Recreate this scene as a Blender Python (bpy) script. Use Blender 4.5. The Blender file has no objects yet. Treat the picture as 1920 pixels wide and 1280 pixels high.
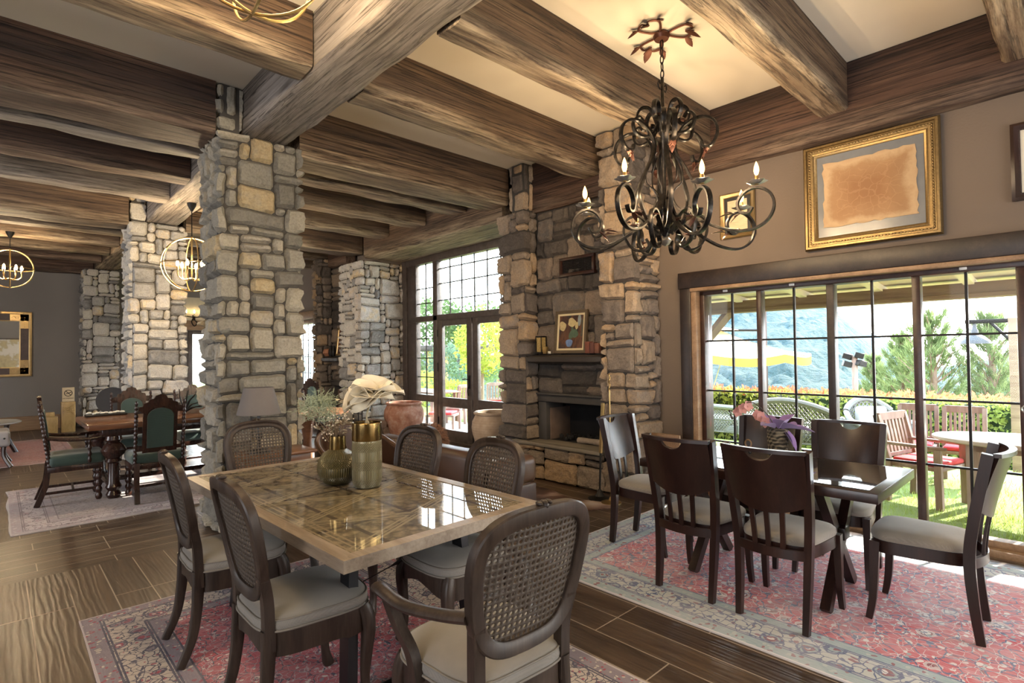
import bpy, bmesh, math, random
from mathutils import Vector, Matrix, noise
PI = math.pi
C = bpy.context.scene.collection
sc = bpy.context.scene
R0 = random.Random(7)

# ------------------------------------------------------------ camera, world, sun, fill lights, exposure
def _cam():
    yaw, p, r, f, H = .7578, .0211, -.0131, 1024.77, 1.5
    cy, sy = math.cos(yaw), math.sin(yaw)
    fw = Vector((sy*math.cos(p), cy*math.cos(p), math.sin(p)))
    ri = Vector((cy, -sy, 0)); up = Vector((-sy*math.sin(p), -cy*math.sin(p), math.cos(p)))
    c, s = math.cos(r), math.sin(r)
    ri, up = c*ri + s*up, -s*ri + c*up
    cd = bpy.data.cameras.new('camera'); co = bpy.data.objects.new('camera', cd); C.objects.link(co)
    cd.sensor_width = 36; cd.lens = f*36/1920; cd.clip_start = .05; cd.clip_end = 3000
    m = Matrix.Identity(4)
    for i in range(3):
        m[i][0] = ri[i]; m[i][1] = up[i]; m[i][2] = -fw[i]
    m[2][3] = H
    co.matrix_world = m; sc.camera = co
_cam()
sc.view_settings.view_transform = 'Standard'; sc.view_settings.look = 'None'
sc.view_settings.gamma = 1; sc.view_settings.use_curve_mapping = False
sc.view_settings.exposure = 0.95
try:
    sc.cycles.use_denoising = True; sc.cycles.max_bounces = 8; sc.cycles.diffuse_bounces = 4
    sc.cycles.transparent_max_bounces = 16; sc.cycles.caustics_reflective = False; sc.cycles.caustics_refractive = False
    sc.cycles.sample_clamp_indirect = 6
except Exception: pass

def _world():
    w = bpy.data.worlds.new('sky'); sc.world = w; w.use_nodes = True
    nt = w.node_tree; nt.nodes.clear()
    o = nt.nodes.new('ShaderNodeOutputWorld'); b = nt.nodes.new('ShaderNodeBackground')
    tc = nt.nodes.new('ShaderNodeTexCoord'); sp = nt.nodes.new('ShaderNodeSeparateXYZ')
    rp = nt.nodes.new('ShaderNodeValToRGB'); e = rp.color_ramp.elements
    e[0].position = 0.0; e[0].color = (1, 1, 1, 1); e[1].position = .7; e[1].color = (.62, .8, 1, 1)
    nt.links.new(tc.outputs['Generated'], sp.inputs[0]); nt.links.new(sp.outputs['Z'], rp.inputs[0])
    nt.links.new(rp.outputs[0], b.inputs[0]); b.inputs[1].default_value = 6.2
    nt.links.new(b.outputs[0], o.inputs[0])
_world()
def lamp(name, kind, loc, energy, col, rot=None, **kw):
    l = bpy.data.lights.new(name, kind); l.energy = energy; l.color = col
    for k, v in kw.items(): setattr(l, k, v)
    o = bpy.data.objects.new(name, l); C.objects.link(o); o.location = loc
    if rot: o.rotation_euler = rot
    return o
def aim(v): return Vector(v).to_track_quat('-Z', 'Y').to_euler()
lamp('sun', 'SUN', (10, 0, 20), 13.0, (1, .94, .84), aim((-1, .3, -.66)), angle=.01)
# unseen area lights added as fill, behind and beside the camera
lamp('fill_light_near', 'AREA', (3.0, -3.9, 1.75), 140, (1, .955, .89), aim((0, 1, .28)), shape='RECTANGLE', size=4.2, size_y=2.7)
lamp('fill_light_left', 'AREA', (-3.9, 1.0, 1.7), 140, (.95, .96, 1), aim((1, .1, 0)), shape='RECTANGLE', size=5, size_y=2.6)
lamp('fill_light_far_left', 'AREA', (-3.9, 8.2, 1.7), 170, (.97, .97, 1), aim((1, .45, 0)), shape='RECTANGLE', size=4, size_y=2.4)  # added to brighten the faces of the far pillars
lamp('fill_light_beside', 'AREA', (5.0, -2.9, 1.3), 60, (1, .97, .93), aim((-1, .35, 0)), shape='RECTANGLE', size=1.6, size_y=2.2)
# ------------------------------------------------------------ helpers
class MB:
    def __init__(s): s.v = []; s.f = []; s.sm = []; s.at = {}
    def add(s, vs, fs, smooth=False, M=None, **at):
        b = len(s.v)
        if M is not None: vs = [M @ Vector(q) for q in vs]
        s.v += [tuple(q) for q in vs]
        s.f += [tuple(i+b for i in f) for f in fs]; s.sm += [smooth]*len(fs)
        for k, val in at.items():
            a = s.at.setdefault(k, []); a += [0.0]*(b-len(a))
            a += list(val) if isinstance(val, (list, tuple)) else [val]*len(vs)
        return s
    def box(s, x0, x1, y0, y1, z0, z1, M=None, **at):
        v = [(x, y, z) for z in (z0, z1) for y in (y0, y1) for x in (x0, x1)]
        return s.add(v, [(0, 2, 3, 1), (4, 5, 7, 6), (0, 1, 5, 4), (2, 6, 7, 3), (0, 4, 6, 2), (1, 3, 7, 5)], False, M, **at)
    def rbox(s, x0, x1, y0, y1, z0, z1, b=.01, seg=2, M=None, smooth=False):
        bm = bmesh.new(); bmesh.ops.create_cube(bm, size=1)
        for v in bm.verts: v.co = Vector(((x0+x1)/2+v.co.x*(x1-x0), (y0+y1)/2+v.co.y*(y1-y0), (z0+z1)/2+v.co.z*(z1-z0)))
        bmesh.ops.bevel(bm, geom=bm.edges[:], offset=b, segments=seg, profile=.5, affect='EDGES')
        bm.verts.index_update()
        s.add([v.co.copy() for v in bm.verts], [[v.index for v in f.verts] for f in bm.faces], smooth, M); bm.free()
        return s
    def tube(s, pts, r, n=8, closed=False, ref=None, sec=None, M=None, smooth=True, cap=True):
        P = [Vector(p) for p in pts]; m = len(P)
        if sec is None: sec = [(math.cos(2*PI*i/n), math.sin(2*PI*i/n)) for i in range(n)]
        n = len(sec); rs = r if isinstance(r, (list, tuple)) else [r]*m
        vs = []; N = None
        for i in range(m):
            if closed: T = P[(i+1) % m]-P[i-1]
            else: T = P[min(i+1, m-1)]-P[max(i-1, 0)]
            T = T.normalized() if T.length > 1e-9 else Vector((0, 0, 1))
            if ref is not None:
                N = Vector(ref); N = N-N.dot(T)*T
                if N.length < 1e-4: N = T.orthogonal()
            elif N is None: N = T.orthogonal()
            else: N = N-N.dot(T)*T
            N.normalize(); B = T.cross(N)
            for a, b in sec: vs.append(P[i]+(N*a+B*b)*rs[i])
        fs = []
        for i in range(m if closed else m-1):
            j = (i+1) % m
            for k in range(n): l = (k+1) % n; fs.append((i*n+k, i*n+l, j*n+l, j*n+k))
        if not closed and cap: fs += [tuple(range(n-1, -1, -1)), tuple((m-1)*n+k for k in range(n))]
        return s.add(vs, fs, smooth, M)
    def lathe(s, prof, n=20, M=None, smooth=True, cap=True):
        vs = [(r*math.cos(2*PI*k/n), r*math.sin(2*PI*k/n), z) for r, z in prof for k in range(n)]
        fs = [(i*n+k, i*n+(k+1) % n, (i+1)*n+(k+1) % n, (i+1)*n+k) for i in range(len(prof)-1) for k in range(n)]
        if cap: fs += [tuple(range(n-1, -1, -1)), tuple((len(prof)-1)*n+k for k in range(n))]
        return s.add(vs, fs, smooth, M)
    def prism(s, poly, t0, t1, fn, smooth=False):
        n = len(poly); vs = [fn(a, b, t) for t in (t0, t1) for a, b in poly]
        return s.add(vs, [tuple(range(n-1, -1, -1)), tuple(range(n, 2*n))]+[(i, (i+1) % n, n+(i+1) % n, n+i) for i in range(n)], smooth)
    def ball(s, c, r, n=10, m=7, M=None):
        if not isinstance(r, (tuple, list)): r = (r, r, r)
        vs = [(c[0], c[1], c[2]-r[2])]
        for i in range(1, m):
            t = PI*i/m
            vs += [(c[0]+r[0]*math.sin(t)*math.cos(2*PI*k/n), c[1]+r[1]*math.sin(t)*math.sin(2*PI*k/n), c[2]-r[2]*math.cos(t)) for k in range(n)]
        vs.append((c[0], c[1], c[2]+r[2])); L = len(vs)-1
        fs = [(0, 1+(k+1) % n, 1+k) for k in range(n)]
        fs += [(1+i*n+k, 1+i*n+(k+1) % n, 1+(i+1)*n+(k+1) % n, 1+(i+1)*n+k) for i in range(m-2) for k in range(n)]
        fs += [(1+(m-2)*n+k, 1+(m-2)*n+(k+1) % n, L) for k in range(n)]
        return s.add(vs, fs, True, M)
    def grid(s, fn, nu, nv, smooth=True, M=None, th=0):
        vs = [Vector(fn(i/nu, j/nv)) for j in range(nv+1) for i in range(nu+1)]
        q = [(j*(nu+1)+i, j*(nu+1)+i+1, (j+1)*(nu+1)+i+1, (j+1)*(nu+1)+i) for j in range(nv) for i in range(nu)]
        if not th: return s.add(vs, q, smooth, M)
        W = nu+1; ns = []
        for j in range(nv+1):
            for i in range(nu+1):
                a = vs[j*W+min(i+1, nu)]-vs[j*W+max(i-1, 0)]; b = vs[min(j+1, nv)*W+i]-vs[max(j-1, 0)*W+i]
                c = a.cross(b); ns.append(c.normalized() if c.length > 1e-12 else Vector((0, 0, 1)))
        K = len(vs); v2 = [v+n*th/2 for v, n in zip(vs, ns)]+[v-n*th/2 for v, n in zip(vs, ns)]
        fs = q+[tuple(K+i for i in reversed(f)) for f in q]
        rim = [i for i in range(W)]+[j*W+nu for j in range(1, nv+1)]+[nv*W+i for i in range(nu-1, -1, -1)]+[j*W for j in range(nv-1, 0, -1)]
        for a, b in zip(rim, rim[1:]+rim[:1]): fs.append((b, a, K+a, K+b))
        return s.add(v2, fs, smooth, M)

def TR(x=0, y=0, z=0, rz=0, rx=0, ry=0, s=1):
    return Matrix.Translation((x, y, z)) @ Matrix.Rotation(rz, 4, 'Z') @ Matrix.Rotation(ry, 4, 'Y') @ Matrix.Rotation(rx, 4, 'X') @ Matrix.Scale(s, 4)
def cr(pts, n=6, closed=False):
    P = [Vector(p) for p in pts]; m = len(P); out = []
    for i in range(m if closed else m-1):
        g = (lambda k: P[k % m]) if closed else (lambda k: P[max(0, min(m-1, k))])
        a, b, c, d = g(i-1), g(i), g(i+1), g(i+2)
        for k in range(n):
            t = k/n
            out.append(.5*((2*b)+(c-a)*t+(2*a-5*b+4*c-d)*t*t+(3*b-a-3*c+d)*t**3))
    if not closed: out.append(P[-1])
    return out
def obj(name, mb, m, parent=None, loc=None, rz=None):
    me = bpy.data.meshes.new(name); me.from_pydata(mb.v, [], mb.f); me.update()
    me.polygons.foreach_set('use_smooth', mb.sm)
    try: me.set_sharp_from_angle(angle=math.radians(42))
    except Exception: pass
    for k, a in mb.at.items():
        a += [0.0]*(len(mb.v)-len(a)); at = me.attributes.new(k, 'FLOAT', 'POINT'); at.data.foreach_set('value', a)
    if m is not None: me.materials.append(m)
    o = bpy.data.objects.new(name, me); C.objects.link(o)
    if parent is not None: o.parent = parent
    if loc is not None: o.location = loc
    if rz is not None: o.rotation_euler = (0, 0, rz)
    return o
def tag(o, label, cat, group=None, kind=None):
    o['label'] = label; o['category'] = cat
    if group: o['group'] = group
    if kind: o['kind'] = kind
    return o
def thing(name, label, cat, loc=(0, 0, 0), rz=0, group=None):
    o = bpy.data.objects.new(name, None); o.empty_display_size = .1; C.objects.link(o)
    o.location = loc; o.rotation_euler = (0, 0, rz)
    return tag(o, label, cat, group)
def struct(name, mb, m, parent=None):
    o = obj(name, mb, m, parent)
    if parent is None: o['kind'] = 'structure'
    return o
KIDS = {}
def kids(o): return [c for c in bpy.data.objects if c.parent == o]
def dup(root, loc, rz, label, group=None):
    r = root.copy(); C.objects.link(r); r.location = loc; r.rotation_euler = (0, 0, rz); r['label'] = label
    if group: r['group'] = group
    for ch in kids(root):
        c = ch.copy(); C.objects.link(c); c.parent = r
        for g in kids(ch):
            d = g.copy(); C.objects.link(d); d.parent = c
    return r

# ------------------------------------------------------------ materials
MATS = {}
class NT:
    def __init__(s, name):
        m = bpy.data.materials.new(name); m.use_nodes = True; s.m = m; s.t = m.node_tree
        s.t.nodes.clear(); s.out = s.t.nodes.new('ShaderNodeOutputMaterial')
    def n(s, typ, ins=None, **pr):
        x = s.t.nodes.new('ShaderNode'+typ)
        for k, v in pr.items(): setattr(x, k, v)
        for k, v in (ins or {}).items():
            i = x.inputs[k]
            if isinstance(v, bpy.types.NodeSocket): s.t.links.new(v, i)
            else: i.default_value = v
        return x
    def coord(s, kind='Object', scale=(1, 1, 1), rot=(0, 0, 0), loc=(0, 0, 0)):
        tc = s.n('TexCoord')
        return s.n('Mapping', {0: tc.outputs[kind], 1: loc, 2: rot, 3: scale}).outputs[0]
    def math(s, op, a, b=0.0, c=0.0, clamp=False):
        return s.n('Math', {0: a, 1: b, 2: c}, operation=op, use_clamp=clamp).outputs[0]
    def noise(s, vec, scale, detail=4, rough=.55, dist=0):
        return s.n('TexNoise', {'Vector': vec, 'Scale': scale, 'Detail': detail, 'Roughness': rough, 'Distortion': dist}).outputs[0]
    def ramp(s, fac, stops, interp='LINEAR'):
        r = s.n('ValToRGB', {0: fac}); r.color_ramp.interpolation = interp; e = r.color_ramp.elements
        while len(e) < len(stops): e.new(.5)
        for x, (p, c) in zip(e, stops):
            x.position = p; x.color = (*c, 1) if len(c) == 3 else c
        return r.outputs[0]
    def mix(s, f, a, b, mode='MIX'):
        x = s.n('Mix', data_type='RGBA', blend_type=mode)
        for k, v in ((0, f), (6, a), (7, b)):
            if isinstance(v, bpy.types.NodeSocket): s.t.links.new(v, x.inputs[k])
            else: x.inputs[k].default_value = ((*v, 1) if len(v) == 3 else v) if isinstance(v, (tuple, list)) else v
        return x.outputs[2]
    def bsdf(s, col, rough=.6, metal=0, bump=None, bs=.3, bd=.01, **kw):
        b = s.n('BsdfPrincipled')
        def put(k, v):
            if isinstance(v, bpy.types.NodeSocket): s.t.links.new(v, b.inputs[k])
            else: b.inputs[k].default_value = (*v, 1) if isinstance(v, (tuple, list)) and len(v) == 3 else v
        put('Base Color', col); put('Roughness', rough); put('Metallic', metal)
        for k, v in kw.items(): put(k.replace('_', ' '), v)
        if bump is not None:
            bb = s.n('Bump', {'Height': bump, 'Strength': bs, 'Distance': bd}); s.t.links.new(bb.outputs[0], b.inputs['Normal'])
        s.t.links.new(b.outputs[0], s.out.inputs[0]); return s.m
def plain(name, col, rough=.6, metal=0, var=.12, sc_=14, **kw):
    t = NT(name); f = t.noise(t.coord(), sc_, 3)
    c = t.mix(f, tuple(x*(1-var) for x in col), tuple(min(1, x*(1+var)) for x in col))
    return t.bsdf(c, rough, metal, f, .15, .003, **kw)
def wood(name, stops, scale=(1.2, 14, 14), rough=.5, bs=.35, bd=.004, edge=None, axis='X', crack=0, **kw):
    t = NT(name); rot = {'X': (0, 0, 0), 'Y': (0, 0, -PI/2), 'Z': (0, PI/2, 0)}[axis]
    co = t.coord('Object', (1, 1, 1), rot); co = t.n('Mapping', {0: co, 3: scale}).outputs[0]
    oi = t.n('ObjectInfo').outputs['Random']
    off = t.n('CombineXYZ', {0: t.math('MULTIPLY', oi, 37.0), 1: t.math('MULTIPLY', oi, 91.0), 2: oi}).outputs[0]
    co = t.n('VectorMath', {0: co, 1: off}, operation='ADD').outputs[0]
    big = t.noise(co, .55, 3, .6, .35); fine = t.noise(co, 3.2, 8, .72, .2)
    f = t.math('MULTIPLY_ADD', fine, .5, t.math('MULTIPLY', big, .6))
    c = t.ramp(f, stops)
    if crack:
        st = t.noise(t.n('Mapping', {0: co, 3: (.9, 5.5, 5.5)}).outputs[0], 1.5, 4, .65, .1)
        c = t.mix(.8, c, t.ramp(st, [(.32, (.45, .42, .4)), (.52, (1, 1, 1)), (.7, (1.25, 1.22, 1.18))]), 'MULTIPLY')
        kn = t.n('TexVoronoi', {'Vector': t.n('Mapping', {0: co, 3: (.55, .3, .3)}).outputs[0], 'Scale': 2.2}).outputs[0]; c = t.mix(t.ramp(kn, [(.05, (.85, .85, .85)), (.16, (0, 0, 0))]), c, (.02, .01, .006))
        k = t.noise(t.n('Mapping', {0: co, 3: (.35, 2.6, 2.6)}).outputs[0], 1.6, 5, .6, .25)
        k = t.ramp(t.math('ABSOLUTE', t.math('SUBTRACT', k, .5)), [(0, (.1, .08, .07)), (.022, (1, 1, 1))])
        c = t.mix(crack, c, k, 'MULTIPLY'); f = t.math('MULTIPLY', f, k)
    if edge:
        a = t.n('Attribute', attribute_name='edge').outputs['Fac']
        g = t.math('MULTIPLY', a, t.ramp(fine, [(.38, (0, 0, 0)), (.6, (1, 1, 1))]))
        c = t.mix(g, c, edge)  # pale tone for worn edges, and for floor bounce painted on beam undersides
    return t.bsdf(c, rough, 0, f, bs, bd, **kw)
# ------------------------------------------------------------ materials of the setting
def stone_mat(name, stops, bs=.9):
    t = NT(name); co = t.coord('Object')
    a = t.n('Attribute', attribute_name='tint').outputs['Fac']
    big = t.noise(co, 9, 5, .65); fine = t.noise(co, 55, 5, .7)
    f = t.math('ADD', a, t.math('MULTIPLY', t.math('SUBTRACT', big, .5), .45))
    c = t.ramp(f, stops)
    k = t.ramp(fine, [(.25, (.62, .6, .57)), (.55, (1, 1, 1)), (.8, (1.15, 1.13, 1.1))])
    c = t.mix(1.0, c, k, 'MULTIPLY')
    v = t.n('TexVoronoi', {'Vector': co, 'Scale': 26.0}, feature='F1').outputs[0]
    h = t.math('ADD', t.math('MULTIPLY', big, .9), t.math('ADD', t.math('MULTIPLY', fine, .45), t.math('MULTIPLY', v, .35)))
    return t.bsdf(c, .88, 0, h, bs, .02)
M_STONE = stone_mat('fieldstone', [(0, (.16, .15, .13)), (.2, (.24, .225, .19)), (.45, (.31, .285, .235)), (.62, (.37, .335, .265)), (.82, (.33, .3, .25)), (.95, (.42, .34, .21)), (1, (.4, .31, .18))])
M_STONEW = stone_mat('fieldstone_warm', [(0, (.09, .075, .065)), (.25, (.17, .14, .12)), (.5, (.24, .195, .155)), (.75, (.33, .255, .185)), (.92, (.4, .28, .17)), (1, (.3, .24, .19))])
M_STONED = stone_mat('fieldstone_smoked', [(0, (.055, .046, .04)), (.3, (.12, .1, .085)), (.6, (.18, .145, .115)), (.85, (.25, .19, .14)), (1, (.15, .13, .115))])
M_STONEP = stone_mat('fieldstone_pale', [(0, (.19, .185, .18)), (.2, (.34, .33, .315)), (.45, (.46, .44, .4)), (.7, (.54, .5, .43)), (.88, (.47, .45, .43)), (1, (.58, .46, .29))])
M_MORTAR = plain('mortar', (.05, .045, .04), .95)
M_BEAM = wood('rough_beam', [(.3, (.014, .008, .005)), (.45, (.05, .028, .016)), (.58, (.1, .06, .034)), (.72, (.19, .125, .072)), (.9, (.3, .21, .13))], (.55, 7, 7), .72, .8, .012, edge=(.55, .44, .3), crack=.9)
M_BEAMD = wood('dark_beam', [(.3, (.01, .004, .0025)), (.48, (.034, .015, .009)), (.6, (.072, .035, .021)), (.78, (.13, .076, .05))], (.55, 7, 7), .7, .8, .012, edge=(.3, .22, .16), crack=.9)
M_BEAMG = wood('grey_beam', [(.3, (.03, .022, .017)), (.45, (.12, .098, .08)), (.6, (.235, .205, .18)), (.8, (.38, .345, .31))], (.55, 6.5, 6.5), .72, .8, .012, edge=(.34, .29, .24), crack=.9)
def wall_mat(name, col, bs=.35):
    t = NT(name); co = t.coord('Object'); f = t.noise(co, 60, 4, .6); g = t.noise(co, 1.3, 3)
    c = t.mix(g, tuple(x*.9 for x in col), tuple(x*1.08 for x in col))
    return t.bsdf(c, .9, 0, f, bs, .006)
M_WALL = wall_mat('taupe_plaster', (.16, .125, .1))
M_WALLB = wall_mat('grey_plaster', (.2, .185, .172))
M_CEIL = wall_mat('cream_ceiling', (.74, .67, .55), .12)
M_DKWOOD = wood('dark_frame_wood', [(.3, (.006, .0035, .003)), (.55, (.018, .01, .007)), (.8, (.042, .024, .018))], (1.5, 20, 20), .42, .2, .002)
M_REDWOOD = wood('reddish_frame_wood', [(.3, (.01, .0035, .002)), (.55, (.03, .01, .006)), (.8, (.065, .024, .014))], (1.5, 20, 20), .35, .2, .002)
M_TANWOOD = wood('tan_wood', [(.3, (.13, .075, .04)), (.55, (.24, .145, .08)), (.8, (.36, .24, .14))], (1.5, 16, 16), .5, .2, .002)
M_DOORW = wood('door_wood', [(.3, (.03, .022, .018)), (.55, (.065, .05, .043)), (.8, (.11, .09, .078))], (1.5, 20, 20), .4, .2, .002)
M_SOOT = plain('soot', (.012, .011, .012), .95, sc_=6, var=.5)
M_IRON = plain('black_iron', (.018, .016, .015), .45, .7, var=.3)
M_STEELK = plain('black_steel', (.01, .01, .012), .3, .4)
def floor_mat():
    t = NT('wood_plank_tile'); tc = t.n('TexCoord').outputs['Object']; s = t.n('SeparateXYZ', {0: tc}); X, Y = s.outputs[0], s.outputs[1]
    def band(a, b): return t.math('MULTIPLY', t.math('GREATER_THAN', Y, a), t.math('LESS_THAN', Y, b))
    m = t.math('ADD', band(5.0, 6.2), band(8.6, 9.8))
    m = t.math('MULTIPLY', m, t.math('LESS_THAN', X, 2.2))
    va = t.n('CombineXYZ', {0: Y, 1: X}).outputs[0]; vb = t.n('CombineXYZ', {0: X, 1: Y}).outputs[0]
    mv = t.n('Mix', data_type='VECTOR'); t.t.links.new(m, mv.inputs[0]); t.t.links.new(va, mv.inputs[4]); t.t.links.new(vb, mv.inputs[5]); v = mv.outputs[1]
    v = t.n('VectorMath', {0: v, 1: (10.13, 8.04, 0)}, operation='ADD').outputs[0]
    br = t.n('TexBrick', {'Vector': v, 'Color1': (0, 0, 0, 1), 'Color2': (1, 1, 1, 1), 'Mortar': (.5, .5, .5, 1), 'Scale': 1.0, 'Mortar Size': .0035, 'Mortar Smooth': .1, 'Brick Width': 1.2, 'Row Height': .2}, offset=.37, offset_frequency=3)
    g = t.n('Mapping', {0: v, 3: (1.6, 15, 1)}).outputs[0]
    g = t.n('VectorMath', {0: g, 1: t.n('CombineXYZ', {0: t.math('MULTIPLY', br.outputs[0], 9.0), 1: t.math('MULTIPLY', br.outputs[0], 17.0)}).outputs[0]}, operation='ADD').outputs[0]
    g1 = t.noise(g, 1.0, 5, .62, .8); g2 = t.noise(g, 4, 4, .6)
    w = t.n('TexWave', {'Vector': g, 'Scale': .7, 'Distortion': 9.0, 'Detail': 3.0, 'Detail Scale': 1.2}, bands_direction='Y').outputs[1]
    f = t.math('ADD', t.math('MULTIPLY', g1, .7), t.math('ADD', t.math('MULTIPLY', g2, .2), t.math('MULTIPLY', br.outputs[0], .12)))
    c = t.ramp(f, [(.3, (.024, .014, .009)), (.5, (.066, .041, .026)), (.68, (.12, .08, .051)), (.85, (.18, .125, .082))])
    c = t.mix(t.math('MULTIPLY', w, .25), c, (.05, .03, .02))
    c = t.mix(br.outputs[1], c, (.36, .29, .22))
    h = t.math('SUBTRACT', t.math('ADD', t.math('MULTIPLY', g1, .5), t.math('MULTIPLY', w, .35)), t.math('MULTIPLY', br.outputs[1], .8))
    r = t.math('MULTIPLY_ADD', g2, .25, .22)
    return t.bsdf(c, r, 0, h, .35, .006)
M_FLOOR = floor_mat()
def glass_mat(name, tint=(1, 1, 1), refl=.07):
    t = NT(name)
    tr = t.n('BsdfTransparent', {0: (*tint, 1)}).outputs[0]; gl = t.n('BsdfGlossy', {0: (1, 1, 1, 1), 'Roughness': 0.0}).outputs[0]
    lw = t.n('LayerWeight', {0: .2}).outputs[0]
    mx = t.n('MixShader', {0: t.math('MULTIPLY_ADD', lw, .3, refl, True), 1: tr, 2: gl})
    t.t.links.new(mx.outputs[0], t.out.inputs[0]); return t.m
M_GLASS = glass_mat('window_glass', (.97, .985, .98), .0)

# ------------------------------------------------------------ floor, ceiling, walls
Z = 3.86
m = MB(); m.add([(-4, -4, 0), (5.62, -4, 0), (5.62, 15.5, 0), (-4, 15.5, 0), (-4, -4, -.2), (5.62, -4, -.2), (5.62, 15.5, -.2), (-4, 15.5, -.2)], [(0, 1, 2, 3), (4, 7, 6, 5), (0, 4, 5, 1), (1, 5, 6, 2), (2, 6, 7, 3), (3, 7, 4, 0)])
struct('floor', m, M_FLOOR)
struct('ceiling', MB().box(-4, 5.85, -4, 15.5, Z, Z+.12), M_CEIL)
m = MB().box(5.2, 5.45, -4, 3.59, 2.12, Z).box(5.2, 5.45, 2.79, 3.59, 0, 2.12).box(5.2, 5.45, -4, -2.79, 0, 2.12)
struct('wall_right', m, M_WALL)
m = MB().box(5.2, 5.45, 10.9, 15.5, 2.31, Z).box(5.2, 5.45, 10.9, 15.5, 0, .67).box(5.2, 5.45, 10.9, 11.3, .67, 2.31).box(5.2, 5.45, 14.9, 15.5, .67, 2.31)
struct('wall_right_far', m, M_WALL)
struct('wall_right_over_door', MB().box(5.6, 5.85, 5.2, 8.9, 3.27, Z).box(5.12, 5.85, 8.88, 10.95, 3.19, Z).box(5.12, 5.85, 3.1, 5.22, 3.2, Z), M_WALL)
m = MB().box(-4, 3.5, 15.5, 15.7, 0, Z).box(4.5, 5.45, 15.5, 15.7, 0, Z).box(3.5, 4.5, 15.5, 15.7, 2.16, Z)
struct('wall_back', m, M_WALLB)
struct('wall_left', MB().box(-4.2, -4, -4, 15.5, 0, Z), M_WALLB)
struct('wall_near', MB().box(-4, 5.2, -4.2, -4, 0, Z), M_WALLB)
struct('baseboard_back', MB().rbox(-3.98, 1.3, 15.44, 15.5, 0, .3, .01), M_TANWOOD)

# ------------------------------------------------------------ stone work
def stones(mb, path, z0, z1, rng, du=.1, dz=.074, relief=.028, closed=False, res=.03, joint=.0035, big=1.0):
    if closed: path = list(path[2:])+list(path[:2])   # begin at the corner farthest from the room
    P = [Vector((*p, 0)) for p in path]; segs = [(P[i], P[(i+1) % len(P)]) for i in range(len(P) if closed else len(P)-1)]
    L = [0]
    for a, b in segs: L.append(L[-1]+(b-a).length)
    nor = [Vector(((b-a).y, -(b-a).x, 0)).normalized() for a, b in segs]; tot = L[-1]; r = .03
    def mp(u, z, d):
        if closed: u %= tot
        u = max(0, min(tot-1e-6, u)); k = 0
        while u >= L[k+1]: k += 1
        a, b = segs[k]; p = a+(b-a).normalized()*(u-L[k]); n = nor[k].copy()
        if (k > 0 or closed) and u-L[k] < r: n += nor[k-1]*(1-(u-L[k])/r)
        if (k < len(segs)-1 or closed) and L[k+1]-u < r: n += nor[(k+1) % len(segs)]*(1-(L[k+1]-u)/r)
        p = p+n*d; return (p.x, p.y, z)
    NU = max(2, round(tot/du)); NZ = max(2, round((z1-z0)/dz)); du = tot/NU; dz = (z1-z0)/NZ
    occ = [[False]*NU for _ in range(NZ)]; o = Vector((rng.random()*50, rng.random()*50, 0))
    for j in range(NZ):
        for i in range(NU):
            if occ[j][i]: continue
            w = rng.choices((1, 2, 3, 4, 5), (.12, .3, .32*big, .2*big, .06*big))[0]; h = rng.choices((1, 2, 3, 4), (.26, .42, .26*big, .06*big))[0]
            if h > w+1: h = w+1
            w = min(w, NU-i); h = min(h, NZ-j); ww = 0
            while ww < w and not occ[j][i+ww]: ww += 1
            w = ww
            for b in range(h):
                for a in range(w): occ[j+b][i+a] = True
            ua, ub, za, zb = i*du, (i+w)*du, z0+j*dz, z0+(j+h)*dz
            nu = max(3, round((ub-ua)/res)); nv = max(3, round((zb-za)/res))
            base = rng.uniform(-.004, .018); tx, tz = rng.uniform(-.007, .007), rng.uniform(-.006, .006); tint = rng.random(); vs = []
            for b in range(nv+1):
                for a in range(nu+1):
                    s, t = a/nu, b/nv; rim = a in (0, nu) or b in (0, nv)
                    u = ua+joint+(ub-ua-2*joint)*s; z = za+joint+(zb-za-2*joint)*t
                    q = Vector((u*2.6, z*2.6, 0))+o
                    wu = .03*noise.noise(q)+.008*noise.noise(q*5); wz = .026*noise.noise(q+Vector((9, 3, 0)))+.007*noise.noise(q*5+Vector((4, 4, 0)))
                    if not closed and (u < .02 or u > tot-.02): wu = 0
                    if z-z0 < .02 or z1-z < .02: wz = 0
                    u += wu; z += wz
                    cx = min(s, 1-s)*(ub-ua); cz = min(t, 1-t)*(zb-za)
                    if rim and cx < .02 and cz < .02: kq = .004+.009*tint; u += kq*(1 if s < .5 else -1); z += kq*(1 if t < .5 else -1)
                    if rim: d = -.02
                    else:
                        e = min(1, min(cx, cz)/.022); q2 = Vector((u*11, z*11, tint*30))
                        d = base+relief*(.35+.65*e**.5)*.6+tx*(s-.5)*2+tz*(t-.5)*2+relief*.6*noise.noise(q2)+relief*.5*noise.noise(q2*2.3)+relief*.3*noise.noise(q2*5)
                    vs.append(mp(u, z, d))
            W = nu+1
            mb.add(vs, [(b*W+a, b*W+a+1, (b+1)*W+a+1, (b+1)*W+a) for b in range(nv) for a in range(nu)], True, tint=tint)
    return mb
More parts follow.
